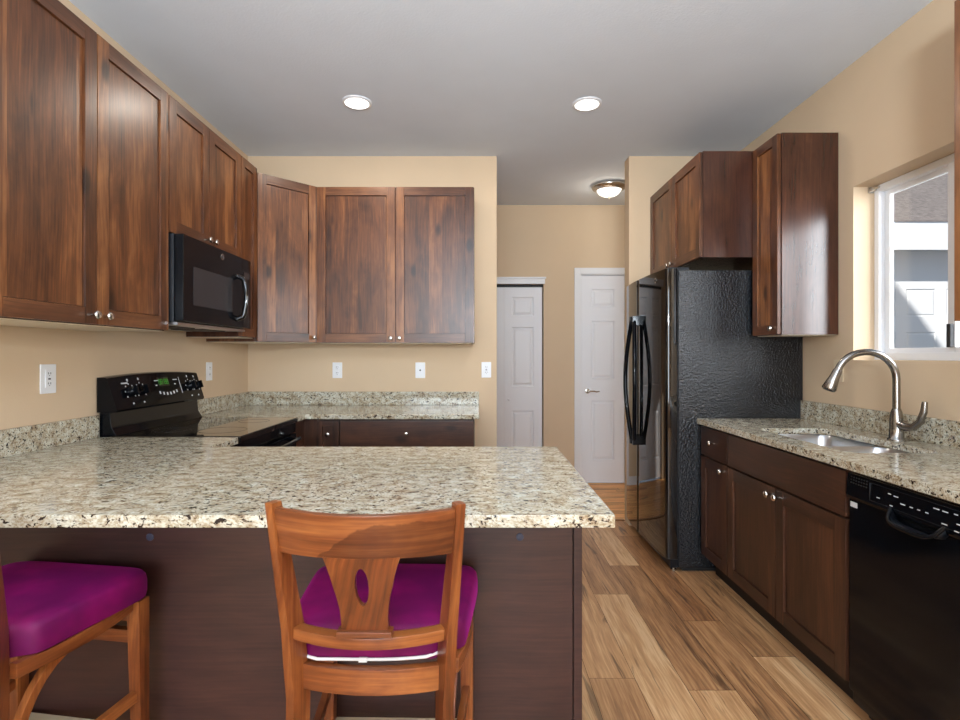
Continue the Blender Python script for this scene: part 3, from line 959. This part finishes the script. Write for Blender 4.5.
# front: vent strip, oven door and its bar
MB().box(fxr - 0.045, fxr - 0.012, 0.002, RW - 0.002, 0.815, 0.872).build('vent_strip', M['black_gloss'], rg, bevel=0.004)
od = MB().box(fxr - 0.045, fxr - 0.008, 0.003, RW - 0.003, 0.24, 0.808).build('oven_door', M['black_gloss'], rg, bevel=0.005)
hpts = [(fxr - 0.008, 0.05, 0.775), (fxr + 0.030, 0.06, 0.785)] + [(fxr + 0.038 + 0.014 * math.sin(PI * k / 8), 0.09 + (RW - 0.18) * k / 8, 0.79) for k in range(9)] + [(fxr + 0.030, RW - 0.06, 0.785), (fxr - 0.008, RW - 0.05, 0.775)]
MB().tube(hpts, 0.0115, 12).build('door_bar', M['black_gloss'], od, angle=60)
MB().box(fxr - 0.012, fxr - 0.0065, 0.14, RW - 0.14, 0.36, 0.66).build('oven_window', M['black_glass'], od)
MB().box(fxr - 0.045, fxr - 0.010, 0.003, RW - 0.003, 0.062, 0.232).build('warming_drawer', M['black_gloss'], rg, bevel=0.005)

# emblem helper: round silver badge with a looping monogram
def emblem(parent, c, axis, sgn, r):
    o = MB().lathe([(r, 0), (r, 0.0015), (r * 0.9, 0.0022), (r * 0.82, 0.0018), (r * 0.8, 0.0012)], c, axis, 28, sgn).build('emblem', M['nickel'], parent)
    m = MB()
    pts = []
    for k in range(40):
        a = 2 * PI * k / 40
        u, v = r * 0.55 * math.sin(a), r * 0.42 * math.sin(2 * a) + r * 0.1 * math.cos(a)
        h = 0.002 * sgn
        pts.append({'x': (c[0] + h, c[1] + u, c[2] + v), 'y': (c[0] + u, c[1] + h, c[2] + v)}[axis])
    m.tube(pts, r * 0.07, 6, closed=True)
    m.build('monogram', M['slot'], o, angle=60)

# ------------------------------------------------------------------ microwave
MY0, MW = 2.388, 0.716
mwx = -1.372 - XL
mz0, mz1 = 1.405, 1.818
mv = thing('microwave', 'black over-the-range microwave under the short wall cabinet', 'microwave', (XL + 0.004, MY0, mz0))
mh = mz1 - mz0
MB().box(0.0, mwx - 0.004, 0, MW, 0.012, mh).build('body', M['black_satin'], mv, bevel=0.004)
un = MB().box(0.02, mwx + 0.008, 0.01, MW - 0.01, 0.0, 0.011).build('underside', M['steel'], mv)
for k in range(2):
    MB().box(0.10, 0.27, 0.07 + 0.32 * k, 0.31 + 0.32 * k, -0.004, 0).build('grease_filter', M['slot'], un)
cx_ = MW - 0.118
md = MB().box(mwx - 0.002, mwx + 0.040, 0.002, cx_, 0.016, mh - 0.002).build('door', M['black_gloss'], mv, bevel=0.006, seg=3)
MB().box(mwx + 0.0402, mwx + 0.0412, 0.085, 0.475, 0.095, 0.275).build('door_window', M['window_mesh'], md)
hp_ = [(mwx + 0.038, 0.535, 0.06), (mwx + 0.072, 0.538, 0.075)] + [(mwx + 0.078 + 0.012 * math.sin(PI * k / 8), 0.538, 0.09 + 0.18 * k / 8) for k in range(9)] + [(mwx + 0.072, 0.538, 0.285), (mwx + 0.038, 0.535, 0.30)]
MB().tube(hp_, 0.0135, 12).build('handle', M['black_glass'], md, angle=60)
mc = MB().box(mwx - 0.002, mwx + 0.038, cx_ + 0.003, MW - 0.001, 0.016, mh - 0.002).build('keypad', M['black_gloss'], mv, bevel=0.005)
kk = MB()
for r_ in range(6):
    for q in range(3):
        kk.box(mwx + 0.0382, mwx + 0.039, cx_ + 0.022 + q * 0.028, cx_ + 0.036 + q * 0.028, 0.05 + r_ * 0.036, 0.056 + r_ * 0.036)
kk.build('key_lettering', M['window_mesh'], mc, smooth=False)
MB().box(mwx + 0.0382, mwx + 0.0392, cx_ + 0.02, MW - 0.02, 0.30, 0.335).build('clock_window', M['black_glass'], mc)
emblem(md, (mwx + 0.0402, 0.365, 0.372), 'x', 1, 0.016)

# ------------------------------------------------------------------ refrigerator
FY0, FY1 = 3.098, 3.938
fr = thing('refrigerator', 'black side-by-side refrigerator with bowed handles standing in the alcove', 'refrigerator', (XR - 0.006, FY1, 0), RC)
FW = FY1 - FY0                       # local: x along the front from the far side, y = depth from the front, z up
bd = XR - 0.006 - 1.172               # body depth; local y=0 is the wall side after the shift below
# local y = -(bd) is the body front, y=0 the back
MB().box(0, FW, -bd, 0, 0.025, 1.765).build('body', M['fridge_side'], fr, bevel=0.004)
MB().box(0.02, FW - 0.02, -bd + 0.03, -0.05, 0, 0.025).build('rollers', M['black_matte'], fr)
gp = FY1 - 3.575
def contour_door(x0, x1, bulge0, bulge1):
    d = MB()
    n = 14
    L = []
    yb = -bd - 0.008
    for k in range(n + 1):
        s = k / n
        x = x0 + (x1 - x0) * s
        g = (x - 0.0) / FW
        dep = 0.064 + 0.022 * (1 - (2 * g - 1) ** 2)
        edge = min(s, 1 - s) * (x1 - x0)
        if edge < 0.016:
            dep -= 0.016 - math.sqrt(max(0, 0.016 ** 2 - (0.016 - edge) ** 2))
        L.append((x, yb - dep))
    # extra points for the rounded vertical edges
    xs_ = []
    for q in (0.0, 0.003, 0.007, 0.012, 0.017):
        xs_.append(x0 + q)
    for k in range(1, n):
        xs_.append(x0 + (x1 - x0) * k / n)
    for q in (0.017, 0.012, 0.007, 0.003, 0.0):
        xs_.append(x1 - q)
    ol = []
    for x in xs_:
        g = x / FW
        dep = 0.062 + 0.024 * (1 - (2 * g - 1) ** 2)
        ed = min(x - x0, x1 - x)
        if ed < 0.016:
            dep -= 0.016 - math.sqrt(max(0, 0.016 ** 2 - (0.016 - ed) ** 2))
        ol.append((x, yb - dep))
    ol += [(x1, yb), (x0, yb)]
    d.prism(ol, 'z', 0.075, 1.775)
    return d
fz = contour_door(0.0, gp - 0.004, 0, 0).build('freezer_door', M['fridge_front'], fr, angle=40)
fd = contour_door(gp + 0.004, FW, 0, 0).build('fridge_door', M['fridge_front'], fr, angle=40)
MB().box(0.01, FW - 0.01, -bd - 0.008, -bd, 0.09, 1.76).build('gasket', M['black_matte'], fr)
MB().box(0.006, FW - 0.006, -bd - 0.045, -bd + 0.0, 0.022, 0.07).build('toe_grille', M['black_satin'], fr, bevel=0.003)
for x in (0.02, FW - 0.09):
    MB().box(x, x + 0.07, -bd - 0.055, -bd + 0.07, 1.766, 1.786).build('hinge_cover', M['black_satin'], fr, bevel=0.004)
MB().lathe([(0.018, 0), (0.018, 0.01), (0.01, 0.012), (0.01, 0.022)], (FW - 0.03, -bd - 0.02, 0.0), 'z', 14).build('levelling_foot', M['nickel'], fr)
def fhandle(parent, ye, ym, xe, xm):
    # world ends (Y ye, X xe) and middle (ym, xm) turned into local coordinates
    pts = []
    for k in range(17):
        s = k / 16
        q = math.sin(PI * s)
        Y = ye + (ym - ye) * q
        X = xe + (xm - xe) * q
        pts.append((FY1 - Y, X - (XR - 0.006), 0.70 + 0.80 * s))
    h = MB()
    h.tube(pts, 0.0145, 12)
    for p in (pts[0], pts[-1]):
        h.box(p[0] - 0.014, p[0] + 0.014, p[1] - 0.012, -bd - 0.05, p[2] - 0.03, p[2] + 0.03)
    h.build('handle', M['black_gloss'], parent, angle=60)
fhandle(fz, 3.605, 3.67, 1.045, 1.02)
fhandle(fd, 3.545, 3.47, 1.045, 1.025)
emblem(fd, (FW - 0.15, -bd - 0.008 - 0.0765, 1.725), 'y', -1, 0.017)

# ------------------------------------------------------------------ dishwasher
dw = thing('dishwasher', 'black dishwasher with curved pull handle under the sink worktop', 'dishwasher', (1.317, 1.854, 0), RC)
DW = 0.606                           # local x runs towards the camera, front at y=0
MB().box(0.004, DW - 0.004, 0.002, 0.57, 0.06, 0.864).build('tub', M['black_matte'], dw)
MB().box(0.0, DW, 0.05, 0.5, 0.0, 0.06).build('toe_panel', M['black_matte'], dw)
dd_ = MB().box(0.003, DW - 0.003, -0.022, 0.0, 0.105, 0.768).build('door', M['black_gloss'], dw, bevel=0.004)
MB().box(0.01, DW - 0.01, -0.012, 0.0, 0.062, 0.10).build('lower_panel', M['black_gloss'], dw, bevel=0.003)
cpn = MB().prism([(0.0, 0.771), (-0.028, 0.771), (-0.033, 0.785), (-0.026, 0.858), (0.0, 0.858)], 'x', 0.003, DW - 0.003).build('control_panel', M['black_gloss'], dw, bevel=0.002)
MB().box(0.003, DW - 0.003, -0.016, 0.0, 0.8595, 0.8655).build('top_trim', M['nickel'], dw, bevel=0.001)
pf = lambda z: -0.033 + 0.007 * (z - 0.785) / 0.073
vm = MB()
for r_ in range(3):
    for q in range(7):
        x = 0.022 + q * 0.012
        z = 0.825 + r_ * 0.010
        vm.box(x, x + 0.006, pf(z) - 0.0008, pf(z) + 0.001, z, z + 0.004)
vm.build('vent_slots', M['black_matte'], cpn, smooth=False)
mk = MB()
def dmark(x, z, w, h):
    mk.box(x, x + w * 0.8, pf(z) - 0.0010, pf(z) + 0.001, z, z + h * 0.6)
for x, z, w in ((0.145, 0.806, 0.016), (0.19, 0.830, 0.014), (0.212, 0.828, 0.022), (0.20, 0.796, 0.014), (0.24, 0.812, 0.022), (0.275, 0.812, 0.014),
                (0.302, 0.812, 0.012), (0.33, 0.812, 0.013), (0.355, 0.832, 0.024), (0.384, 0.832, 0.022), (0.42, 0.834, 0.014), (0.385, 0.798, 0.022), (0.43, 0.81, 0.03), (0.425, 0.79, 0.018), (0.48, 0.82, 0.02)):
    dmark(x, z, w, 0.0045)
mk.build('lettering', M['mark'], cpn, smooth=False)
bz = MB()
for a, b, z0, z1 in ((0.115, 0.56, 0.790, 0.7912), (0.115, 0.56, 0.846, 0.8472), (0.115, 0.1162, 0.790, 0.847), (0.5588, 0.56, 0.790, 0.847)):
    bz.box(a, b, pf(z0) - 0.0008, pf(z1) + 0.001, z0, z1)
bz.build('outline', M['window_mesh'], cpn, smooth=False)
# curved pull lip
hl = MB()
Lp = []
n = 16
for k in range(n + 1):
    s = 2 * k / n - 1
    x = 0.303 + 0.095 * s
    sag = 0.042 * math.sqrt(max(0.0, 1 - s ** 4))
    out = 0.004 + 0.030 * math.sqrt(max(0.0, 1 - s ** 4))
    Lp.append((x, -0.030 - out, 0.792 - sag))
hl.tube(Lp, 0.0062, 10)
cpv = hl.build('handle', M['black_gloss'], dd_, angle=60)
pk = MB()
A = [pk.bm.verts.new((p[0], p[1] + 0.001, p[2])) for p in Lp]
B = [pk.bm.verts.new((p[0], -0.0235, 0.768 - 0.5 * (0.792 - p[2]))) for p in Lp]
for k in range(n):
    pk.face([A[k], A[k + 1], B[k + 1], B[k]])
pko = pk.build('grip_pocket', M['black_satin'], dd_)
so_ = pko.modifiers.new('thick', 'SOLIDIFY'); so_.thickness = 0.003
MB().box(0.012, 0.045, -0.0228, -0.021, 0.742, 0.760).build('sticker', M['mark'], dd_)

# ------------------------------------------------------------------ outlets
def outlet(label, loc, rotz, group, kind='duplex', mat='plastic_white', w=0.072):
    t = thing('wall_outlet', label, 'outlet', loc, rotz, group)
    MB().box(-w / 2, w / 2, -0.006, -0.0005, -0.058, 0.058).build('cover_plate', M[mat], t, bevel=0.002)
    if kind == 'duplex':
        for dz in (-0.021, 0.021):
            r_ = MB().lathe([(0.016, 0), (0.016, 0.0015), (0.015, 0.002)], (0, -0.006, dz), 'y', 20, -1).build('receptacle', M[mat], t)
            s = MB()
            for dx in (-0.006, 0.006):
                s.box(dx - 0.0012, dx + 0.0012, -0.0088, -0.0078, dz - 0.001, dz + 0.008)
            s.lathe([(0.0022, 0), (0.0022, 0.001)], (0, -0.0078, dz - 0.008), 'y', 10, -1)
            s.build('slots', M['slot'], r_)
    elif kind == 'gfci':
        b = MB().box(-0.017, 0.017, -0.009, -0.006, -0.034, 0.034).build('receptacle', M[mat], t, bevel=0.001)
        s = MB()
        for dz in (-0.022, 0.018):
            for dx in (-0.006, 0.006):
                s.box(dx - 0.0012, dx + 0.0012, -0.0098, -0.0088, dz, dz + 0.008)
            s.box(-0.002, 0.002, -0.0098, -0.0088, dz - 0.006, dz - 0.003)
        s.box(-0.006, 0.006, -0.0098, -0.0088, -0.003, 0.003)
        s.build('slots', M['slot'], b)
    elif kind == 'jack':
        MB().lathe([(0.006, 0), (0.006, 0.004), (0.003, 0.005)], (0, -0.006, 0), 'y', 14, -1).build('jack', M['slot'], t)
    elif kind == 'switch':
        b = MB().box(-0.017, 0.017, -0.008, -0.006, -0.034, 0.034).build('receptacle', M[mat], t, bevel=0.001)
        MB().box(-0.007, 0.007, -0.0088, -0.0078, -0.012, -0.004).box(-0.007, 0.007, -0.0088, -0.0078, 0.004, 0.012).build('slots', M['slot'], b)
    return t
G4 = 'white wall outlets'
outlet('white outlet on the left wall above the granite backsplash, before the range', (XL, 2.11, 1.172), LC, G4, 'gfci', w=0.076)
outlet('white outlet on the left wall behind the far end of the range', (XL, 3.375, 1.165), LC, G4)
outlet('white outlet on the back wall below the two-door wall cabinet, first from range', (-1.047, YB, 1.157), 0, G4)
outlet('white jack plate with one centre hole on the back wall', (-0.43, YB, 1.157), 0, G4, 'jack')
outlet('white outlet at the free right end of the back wall beside the hall', (0.062, YB, 1.160), 0, G4, 'gfci')
outlet('cream outlet plate on the right wall behind the faucet spout', (XR, 2.795, 1.185), RC, G4, 'duplex', 'plate_cream')

# ------------------------------------------------------------------ ceiling lamps
G5 = 'recessed ceiling downlights'
def downlight(label, x, y):
    t = thing('recessed_downlight', label, 'ceiling light', (x, y, ZC), 0, G5)
    MB().lathe([(0.086, 0), (0.086, 0.004), (0.078, 0.008), (0.070, 0.009), (0.068, 0.002)], (0, 0, 0), 'z', 36, -1).build('trim_ring', M['vinyl'], t, angle=50)
    MB().lathe([(0.0675, 0.001), (0.0675, 0.0045), (0.05, 0.007)], (0, 0, 0), 'z', 32, -1).build('lens', M['lens'], t)
    l = lamp('downlight_beam', 'AREA', (x, y, ZC - 0.014), 7.0, (1.0, 0.90, 0.78), aim=(x, y, 0), shape='DISK', size=0.13)
    return t
downlight('lit round downlight in the ceiling over the range side', (357 - VX) / 170.3, FPX / 170.3)
downlight('lit round downlight in the ceiling on the refrigerator side', (587 - VX) / 169.3, FPX / 169.3)
hx, hy = 1.142, 4.62
hl_ = thing('flush_ceiling_lamp', 'lit flush ceiling lamp with metal rim and glass bowl in the hall', 'ceiling light', (hx, hy, ZC))
MB().lathe([(0.11, 0), (0.145, 0.006), (0.150, 0.018), (0.143, 0.032), (0.122, 0.042), (0.112, 0.050), (0.106, 0.040)], (0, 0, 0), 'z', 40, -1).build('rim', M['nickel'], hl_, angle=50)
MB().lathe([(0.104, 0.040), (0.100, 0.058), (0.083, 0.078), (0.055, 0.093), (0.02, 0.100), (0.01, 0.100)], (0, 0, 0), 'z', 36, -1).build('glass_bowl', M['bowl'], hl_, angle=60)
MB().lathe([(0.012, 0.099), (0.012, 0.104), (0.006, 0.108), (0.009, 0.116), (0.004, 0.124)], (0, 0, 0), 'z', 14, -1).build('finial', M['nickel'], hl_)
lamp('hall_lamp_glow', 'POINT', (hx, hy, ZC - 0.22), 2.2, (1.0, 0.88, 0.70), shadow_soft_size=0.08)

# ------------------------------------------------------------------ counter stools (local: sitter faces +Y, back at -Y)
def interp(tab, z):
    for (z0, a0), (z1, a1) in zip(tab, tab[1:]):
        if z <= z1:
            s = (z - z0) / (z1 - z0)
            return a0 + (a1 - a0) * s
    return tab[-1][1]
PYT = [(0, -0.215), (0.30, -0.195), (0.55, -0.190), (0.70, -0.198), (0.965, -0.240)]
PXT = [(0, 0.158), (0.55, 0.153), (0.70, 0.162), (0.965, 0.186)]
def bulge(x, amt, z):
    hw = interp(PXT, z)
    return interp(PYT, z) - amt * (1 - (x / hw) ** 2)

def make_stool(label):
    t = thing('counter_stool', label, 'stool', (0, 0, 0), 0, 'wooden counter stools with purple seats')
    for sd in (-1, 1):
        th = R(28) * sd
        a1, a2 = (math.cos(th), math.sin(th), 0), (-math.sin(th), math.cos(th), 0)
        zs = [0, 0.15, 0.30, 0.45, 0.55, 0.63, 0.70, 0.80, 0.90, 0.972]
        MB().sweep([(sd * interp(PXT, z), interp(PYT, z), z) for z in zs], a1, [0.0125, 0.0125, 0.0125, 0.0125, 0.0125, 0.0125, 0.0120, 0.0115, 0.0105, 0.0100], a2, [0.022, 0.022, 0.022, 0.023, 0.023, 0.023, 0.022, 0.019, 0.016, 0.014]).build('back_post', M['stool_wood'], t, bevel=0.004)
        MB().sweep([(sd * 0.190, 0.150, 0), (sd * 0.188, 0.146, 0.3), (sd * 0.186, 0.142, 0.618)], (1, 0, 0), [0.014, 0.016, 0.019], (0, 1, 0), [0.014, 0.016, 0.019]).build('front_leg', M['stool_wood'], t, bevel=0.003)
        # curved seat side rail and brace
        MB().sweep([(sd * (0.162 + 0.034 * math.sin(PI * (0.1 + 0.75 * s))), -0.175 + 0.300 * s, 0.609) for s in [k / 8 for k in range(9)]], (1, 0, 0), 0.010, (0, 0, 1), 0.016).build('side_rail', M['stool_wood_h'], t, bevel=0.003)
        br = []
        for k in range(9):
            a = PI / 2 * k / 8
            br.append((sd * (0.172 - 0.012 * k / 8), -0.03 - 0.14 * math.sin(a), 0.385 + 0.21 * math.cos(a)))
        b = MB()
        Ls = []
        for p in br:
            a = math.atan2(p[2] - 0.385, -0.03 - p[1])
            nx = Vector((0, -math.cos(a), math.sin(a)))
            P = Vector(p)
            Ls.append([P - nx * 0.011 + Vector((-0.009, 0, 0)), P + nx * 0.011 + Vector((-0.009, 0, 0)), P + nx * 0.011 + Vector((0.009, 0, 0)), P - nx * 0.011 + Vector((0.009, 0, 0))])
        b.rings(Ls).build('brace', M['stool_wood'], t, bevel=0.002)
        MB().sweep([(sd * 0.160, -0.180, 0.345), (sd * 0.187, 0.138, 0.365)], (1, 0, 0), 0.009, (0, 0, 1), 0.014).build('side_stretcher', M['stool_wood_h'], t, bevel=0.003)
    xs = [k / 12 * 2 - 1 for k in range(13)]
    # crest rail
    hw = 0.180
    cr = MB()
    Ls = []
    for s in xs:
        x = s * hw
        yb, yt = bulge(x, 0.052, 0.870), bulge(x, 0.056, 0.962)
        zb, zt = 0.868 + 0.006 * (1 - s * s), 0.962
        Ls.append([(x, yb + 0.011, zb), (x, yb - 0.011, zb), (x, yt - 0.009, zt), (x, yt + 0.009, zt)])
    cr.rings(Ls).build('crest_rail', M['crest_wood'], t, bevel=0.004)
    # lower back rail
    lr = MB()
    Ls = []
    for s in xs:
        x = s * 0.156
        y = bulge(x, 0.042, 0.69)
        Ls.append([(x, y + 0.016, 0.681), (x, y - 0.014, 0.681), (x, y - 0.014, 0.7055), (x, y + 0.016, 0.7055)])
    lr.rings(Ls).build('lower_rail', M['stool_wood_h'], t, bevel=0.004)
    # vase-shaped splat with an oval opening
    N = 48
    z0, z1 = 0.708, 0.876
    zc = 0.815
    out, inn = [], []
    for k in range(N):
        a = 2 * PI * k / N
        ca, sa = math.cos(a), math.sin(a)
        inn.append((0.0135 * ca, zc + 0.040 * sa))
        # ray to the vase outline, found by stepping
        L_ = 0.0
        for st in range(1, 400):
            L_ = st * 0.0005
            z = zc + L_ * sa
            if z <= z0 or z >= z1: break
            q = (z - z0) / (z1 - z0)
            w = 0.048 + 0.027 * q ** 2.2 - 0.003 * math.sin(PI * min(1, q * 1.6))
            if abs(L_ * ca) >= w: break
        out.append((L_ * ca, min(max(zc + L_ * sa, z0), z1)))
    # square the four corners off
    for (cx0, cz0) in ((0.048, z0), (-0.048, z0), (0.075, z1), (-0.075, z1)):
        j = min(range(N), key=lambda i: (out[i][0] - cx0) ** 2 + (out[i][1] - cz0) ** 2)
        out[j] = (cx0, cz0)
    ypl = lambda x, z: bulge(x, 0.040 + 0.016 * (z - z0) / (z1 - z0), z)
    loops = []
    for lst, dy in ((inn, -0.007), (out, -0.007), (out, 0.007), (inn, 0.007), (inn, -0.007)):
        loops.append([(x, ypl(x, z) + dy, z) for x, z in lst])
    sp = MB()
    LL = [sp.verts(l) for l in loops[:4]]
    LL.append(LL[0])
    for a_, b_ in zip(LL, LL[1:]):
        for k in range(N):
            sp.face([a_[k], a_[(k + 1) % N], b_[(k + 1) % N], b_[k]])
    spo = sp.build('splat', M['stool_wood'], t, angle=35)
    y0 = bulge(0, 0.042, 0.70)
    MB().box(-0.055, 0.055, y0 - 0.018, y0 + 0.010, 0.7085, 0.720).build('splat_shoe', M['stool_wood_h'], spo, bevel=0.002)
    # seat rails
    br = MB()
    Ls = []
    for s in xs:
        x = s * 0.145
        y = -0.182 - 0.022 * (1 - s * s)
        Ls.append([(x, y + 0.010, 0.567), (x, y - 0.010, 0.567), (x, y - 0.010, 0.619), (x, y + 0.010, 0.619)])
    br.rings(Ls).build('back_rail', M['stool_wood_h'], t, bevel=0.002)
    MB().sweep([(-0.168, 0.142, 0.590), (0.168, 0.142, 0.590)], (0, 1, 0), 0.010, (0, 0, 1), 0.030).build('front_rail', M['stool_wood_h'], t, bevel=0.002)
    MB().sweep([(-0.172, 0.142, 0.520), (0.172, 0.142, 0.520)], (0, 1, 0), 0.010, (0, 0, 1), 0.017).build('front_stretcher', M['stool_wood_h'], t, bevel=0.002)
    ft = MB().sweep([(-0.174, 0.146, 0.250), (0.174, 0.146, 0.250)], (0, 1, 0), 0.011, (0, 0, 1), 0.016).build('footrest', M['stool_wood_h'], t, bevel=0.002)
    MB().sweep([(-0.172, 0.144, 0.2675), (0.172, 0.144, 0.2675)], (0, 1, 0), 0.015, (0, 0, 1), 0.0012).build('footrest_plate', M['foot_plate'], ft)
    MB().sweep([(-0.154, -0.198, 0.28), (0.154, -0.198, 0.28)], (0, 1, 0), 0.009, (0, 0, 1), 0.014).build('rear_stretcher', M['stool_wood_h'], t, bevel=0.002)
    # padded seat
    def outline(sc, z, n=56):
        pts = []
        for k in range(n):
            a = 2 * PI * k / n
            ca, sa = math.cos(a), math.sin(a)
            e_ = 0.27
            sx_ = math.copysign(abs(ca) ** e_, ca)
            sy_ = math.copysign(abs(sa) ** e_, sa)
            y = 0.178 * sy_
            hwid = 0.208 + 0.016 * (y / 0.178)
            pts.append((sx_ * hwid * sc, -0.008 + y * sc, z))
        return pts
    cu = MB()
    prof = [(0.95, 0.6255), (0.99, 0.6275), (1.0, 0.640), (1.0, 0.668), (0.99, 0.682), (0.965, 0.690), (0.90, 0.695), (0.6, 0.698), (0.25, 0.700), (0.06, 0.7005)]
    cu.rings([outline(s, z) for s, z in prof])
    # keep the pad clear of the two back posts
    for v in cu.bm.verts:
        if v.co.y < -0.13 and abs(v.co.x) > 0.135:
            f_ = min(1, (-0.13 - v.co.y) / 0.04)
            v.co.y = v.co.y + 0.022 * f_ * min(1.0, (abs(v.co.x) - 0.135) / 0.02)
    cuo = cu.build('seat_cushion', M['velvet'], t, angle=60)
    zp = []
    for k in range(13):
        s = xs[k]
        zp.append((s * 0.138, -0.1885 + 0.010 * max(0.0, abs(s) - 0.9) * 10, 0.628 + 0.010 * max(0, s) ** 2))
    MB().tube(zp, 0.0034, 8).build('zipper', M['zip'], cuo, angle=60)
    MB().box(-0.026, -0.008, -0.194, -0.188, 0.624, 0.633).build('zip_pull', M['zip'], cuo, bevel=0.001)
    return t
st1 = make_stool('wooden counter stool seen from behind in the middle, carved splat over purple seat')
st1.location = (-0.220, 1.298, 0)
st1.rotation_euler = (0, 0, R(-1))
st2 = copy_tree(st1)
st2['label'] = 'wooden counter stool with purple seat cut off by the left picture edge'
st2.location = (-1.110, 1.298, 0)
st2.rotation_euler = (0, 0, R(-8.5))
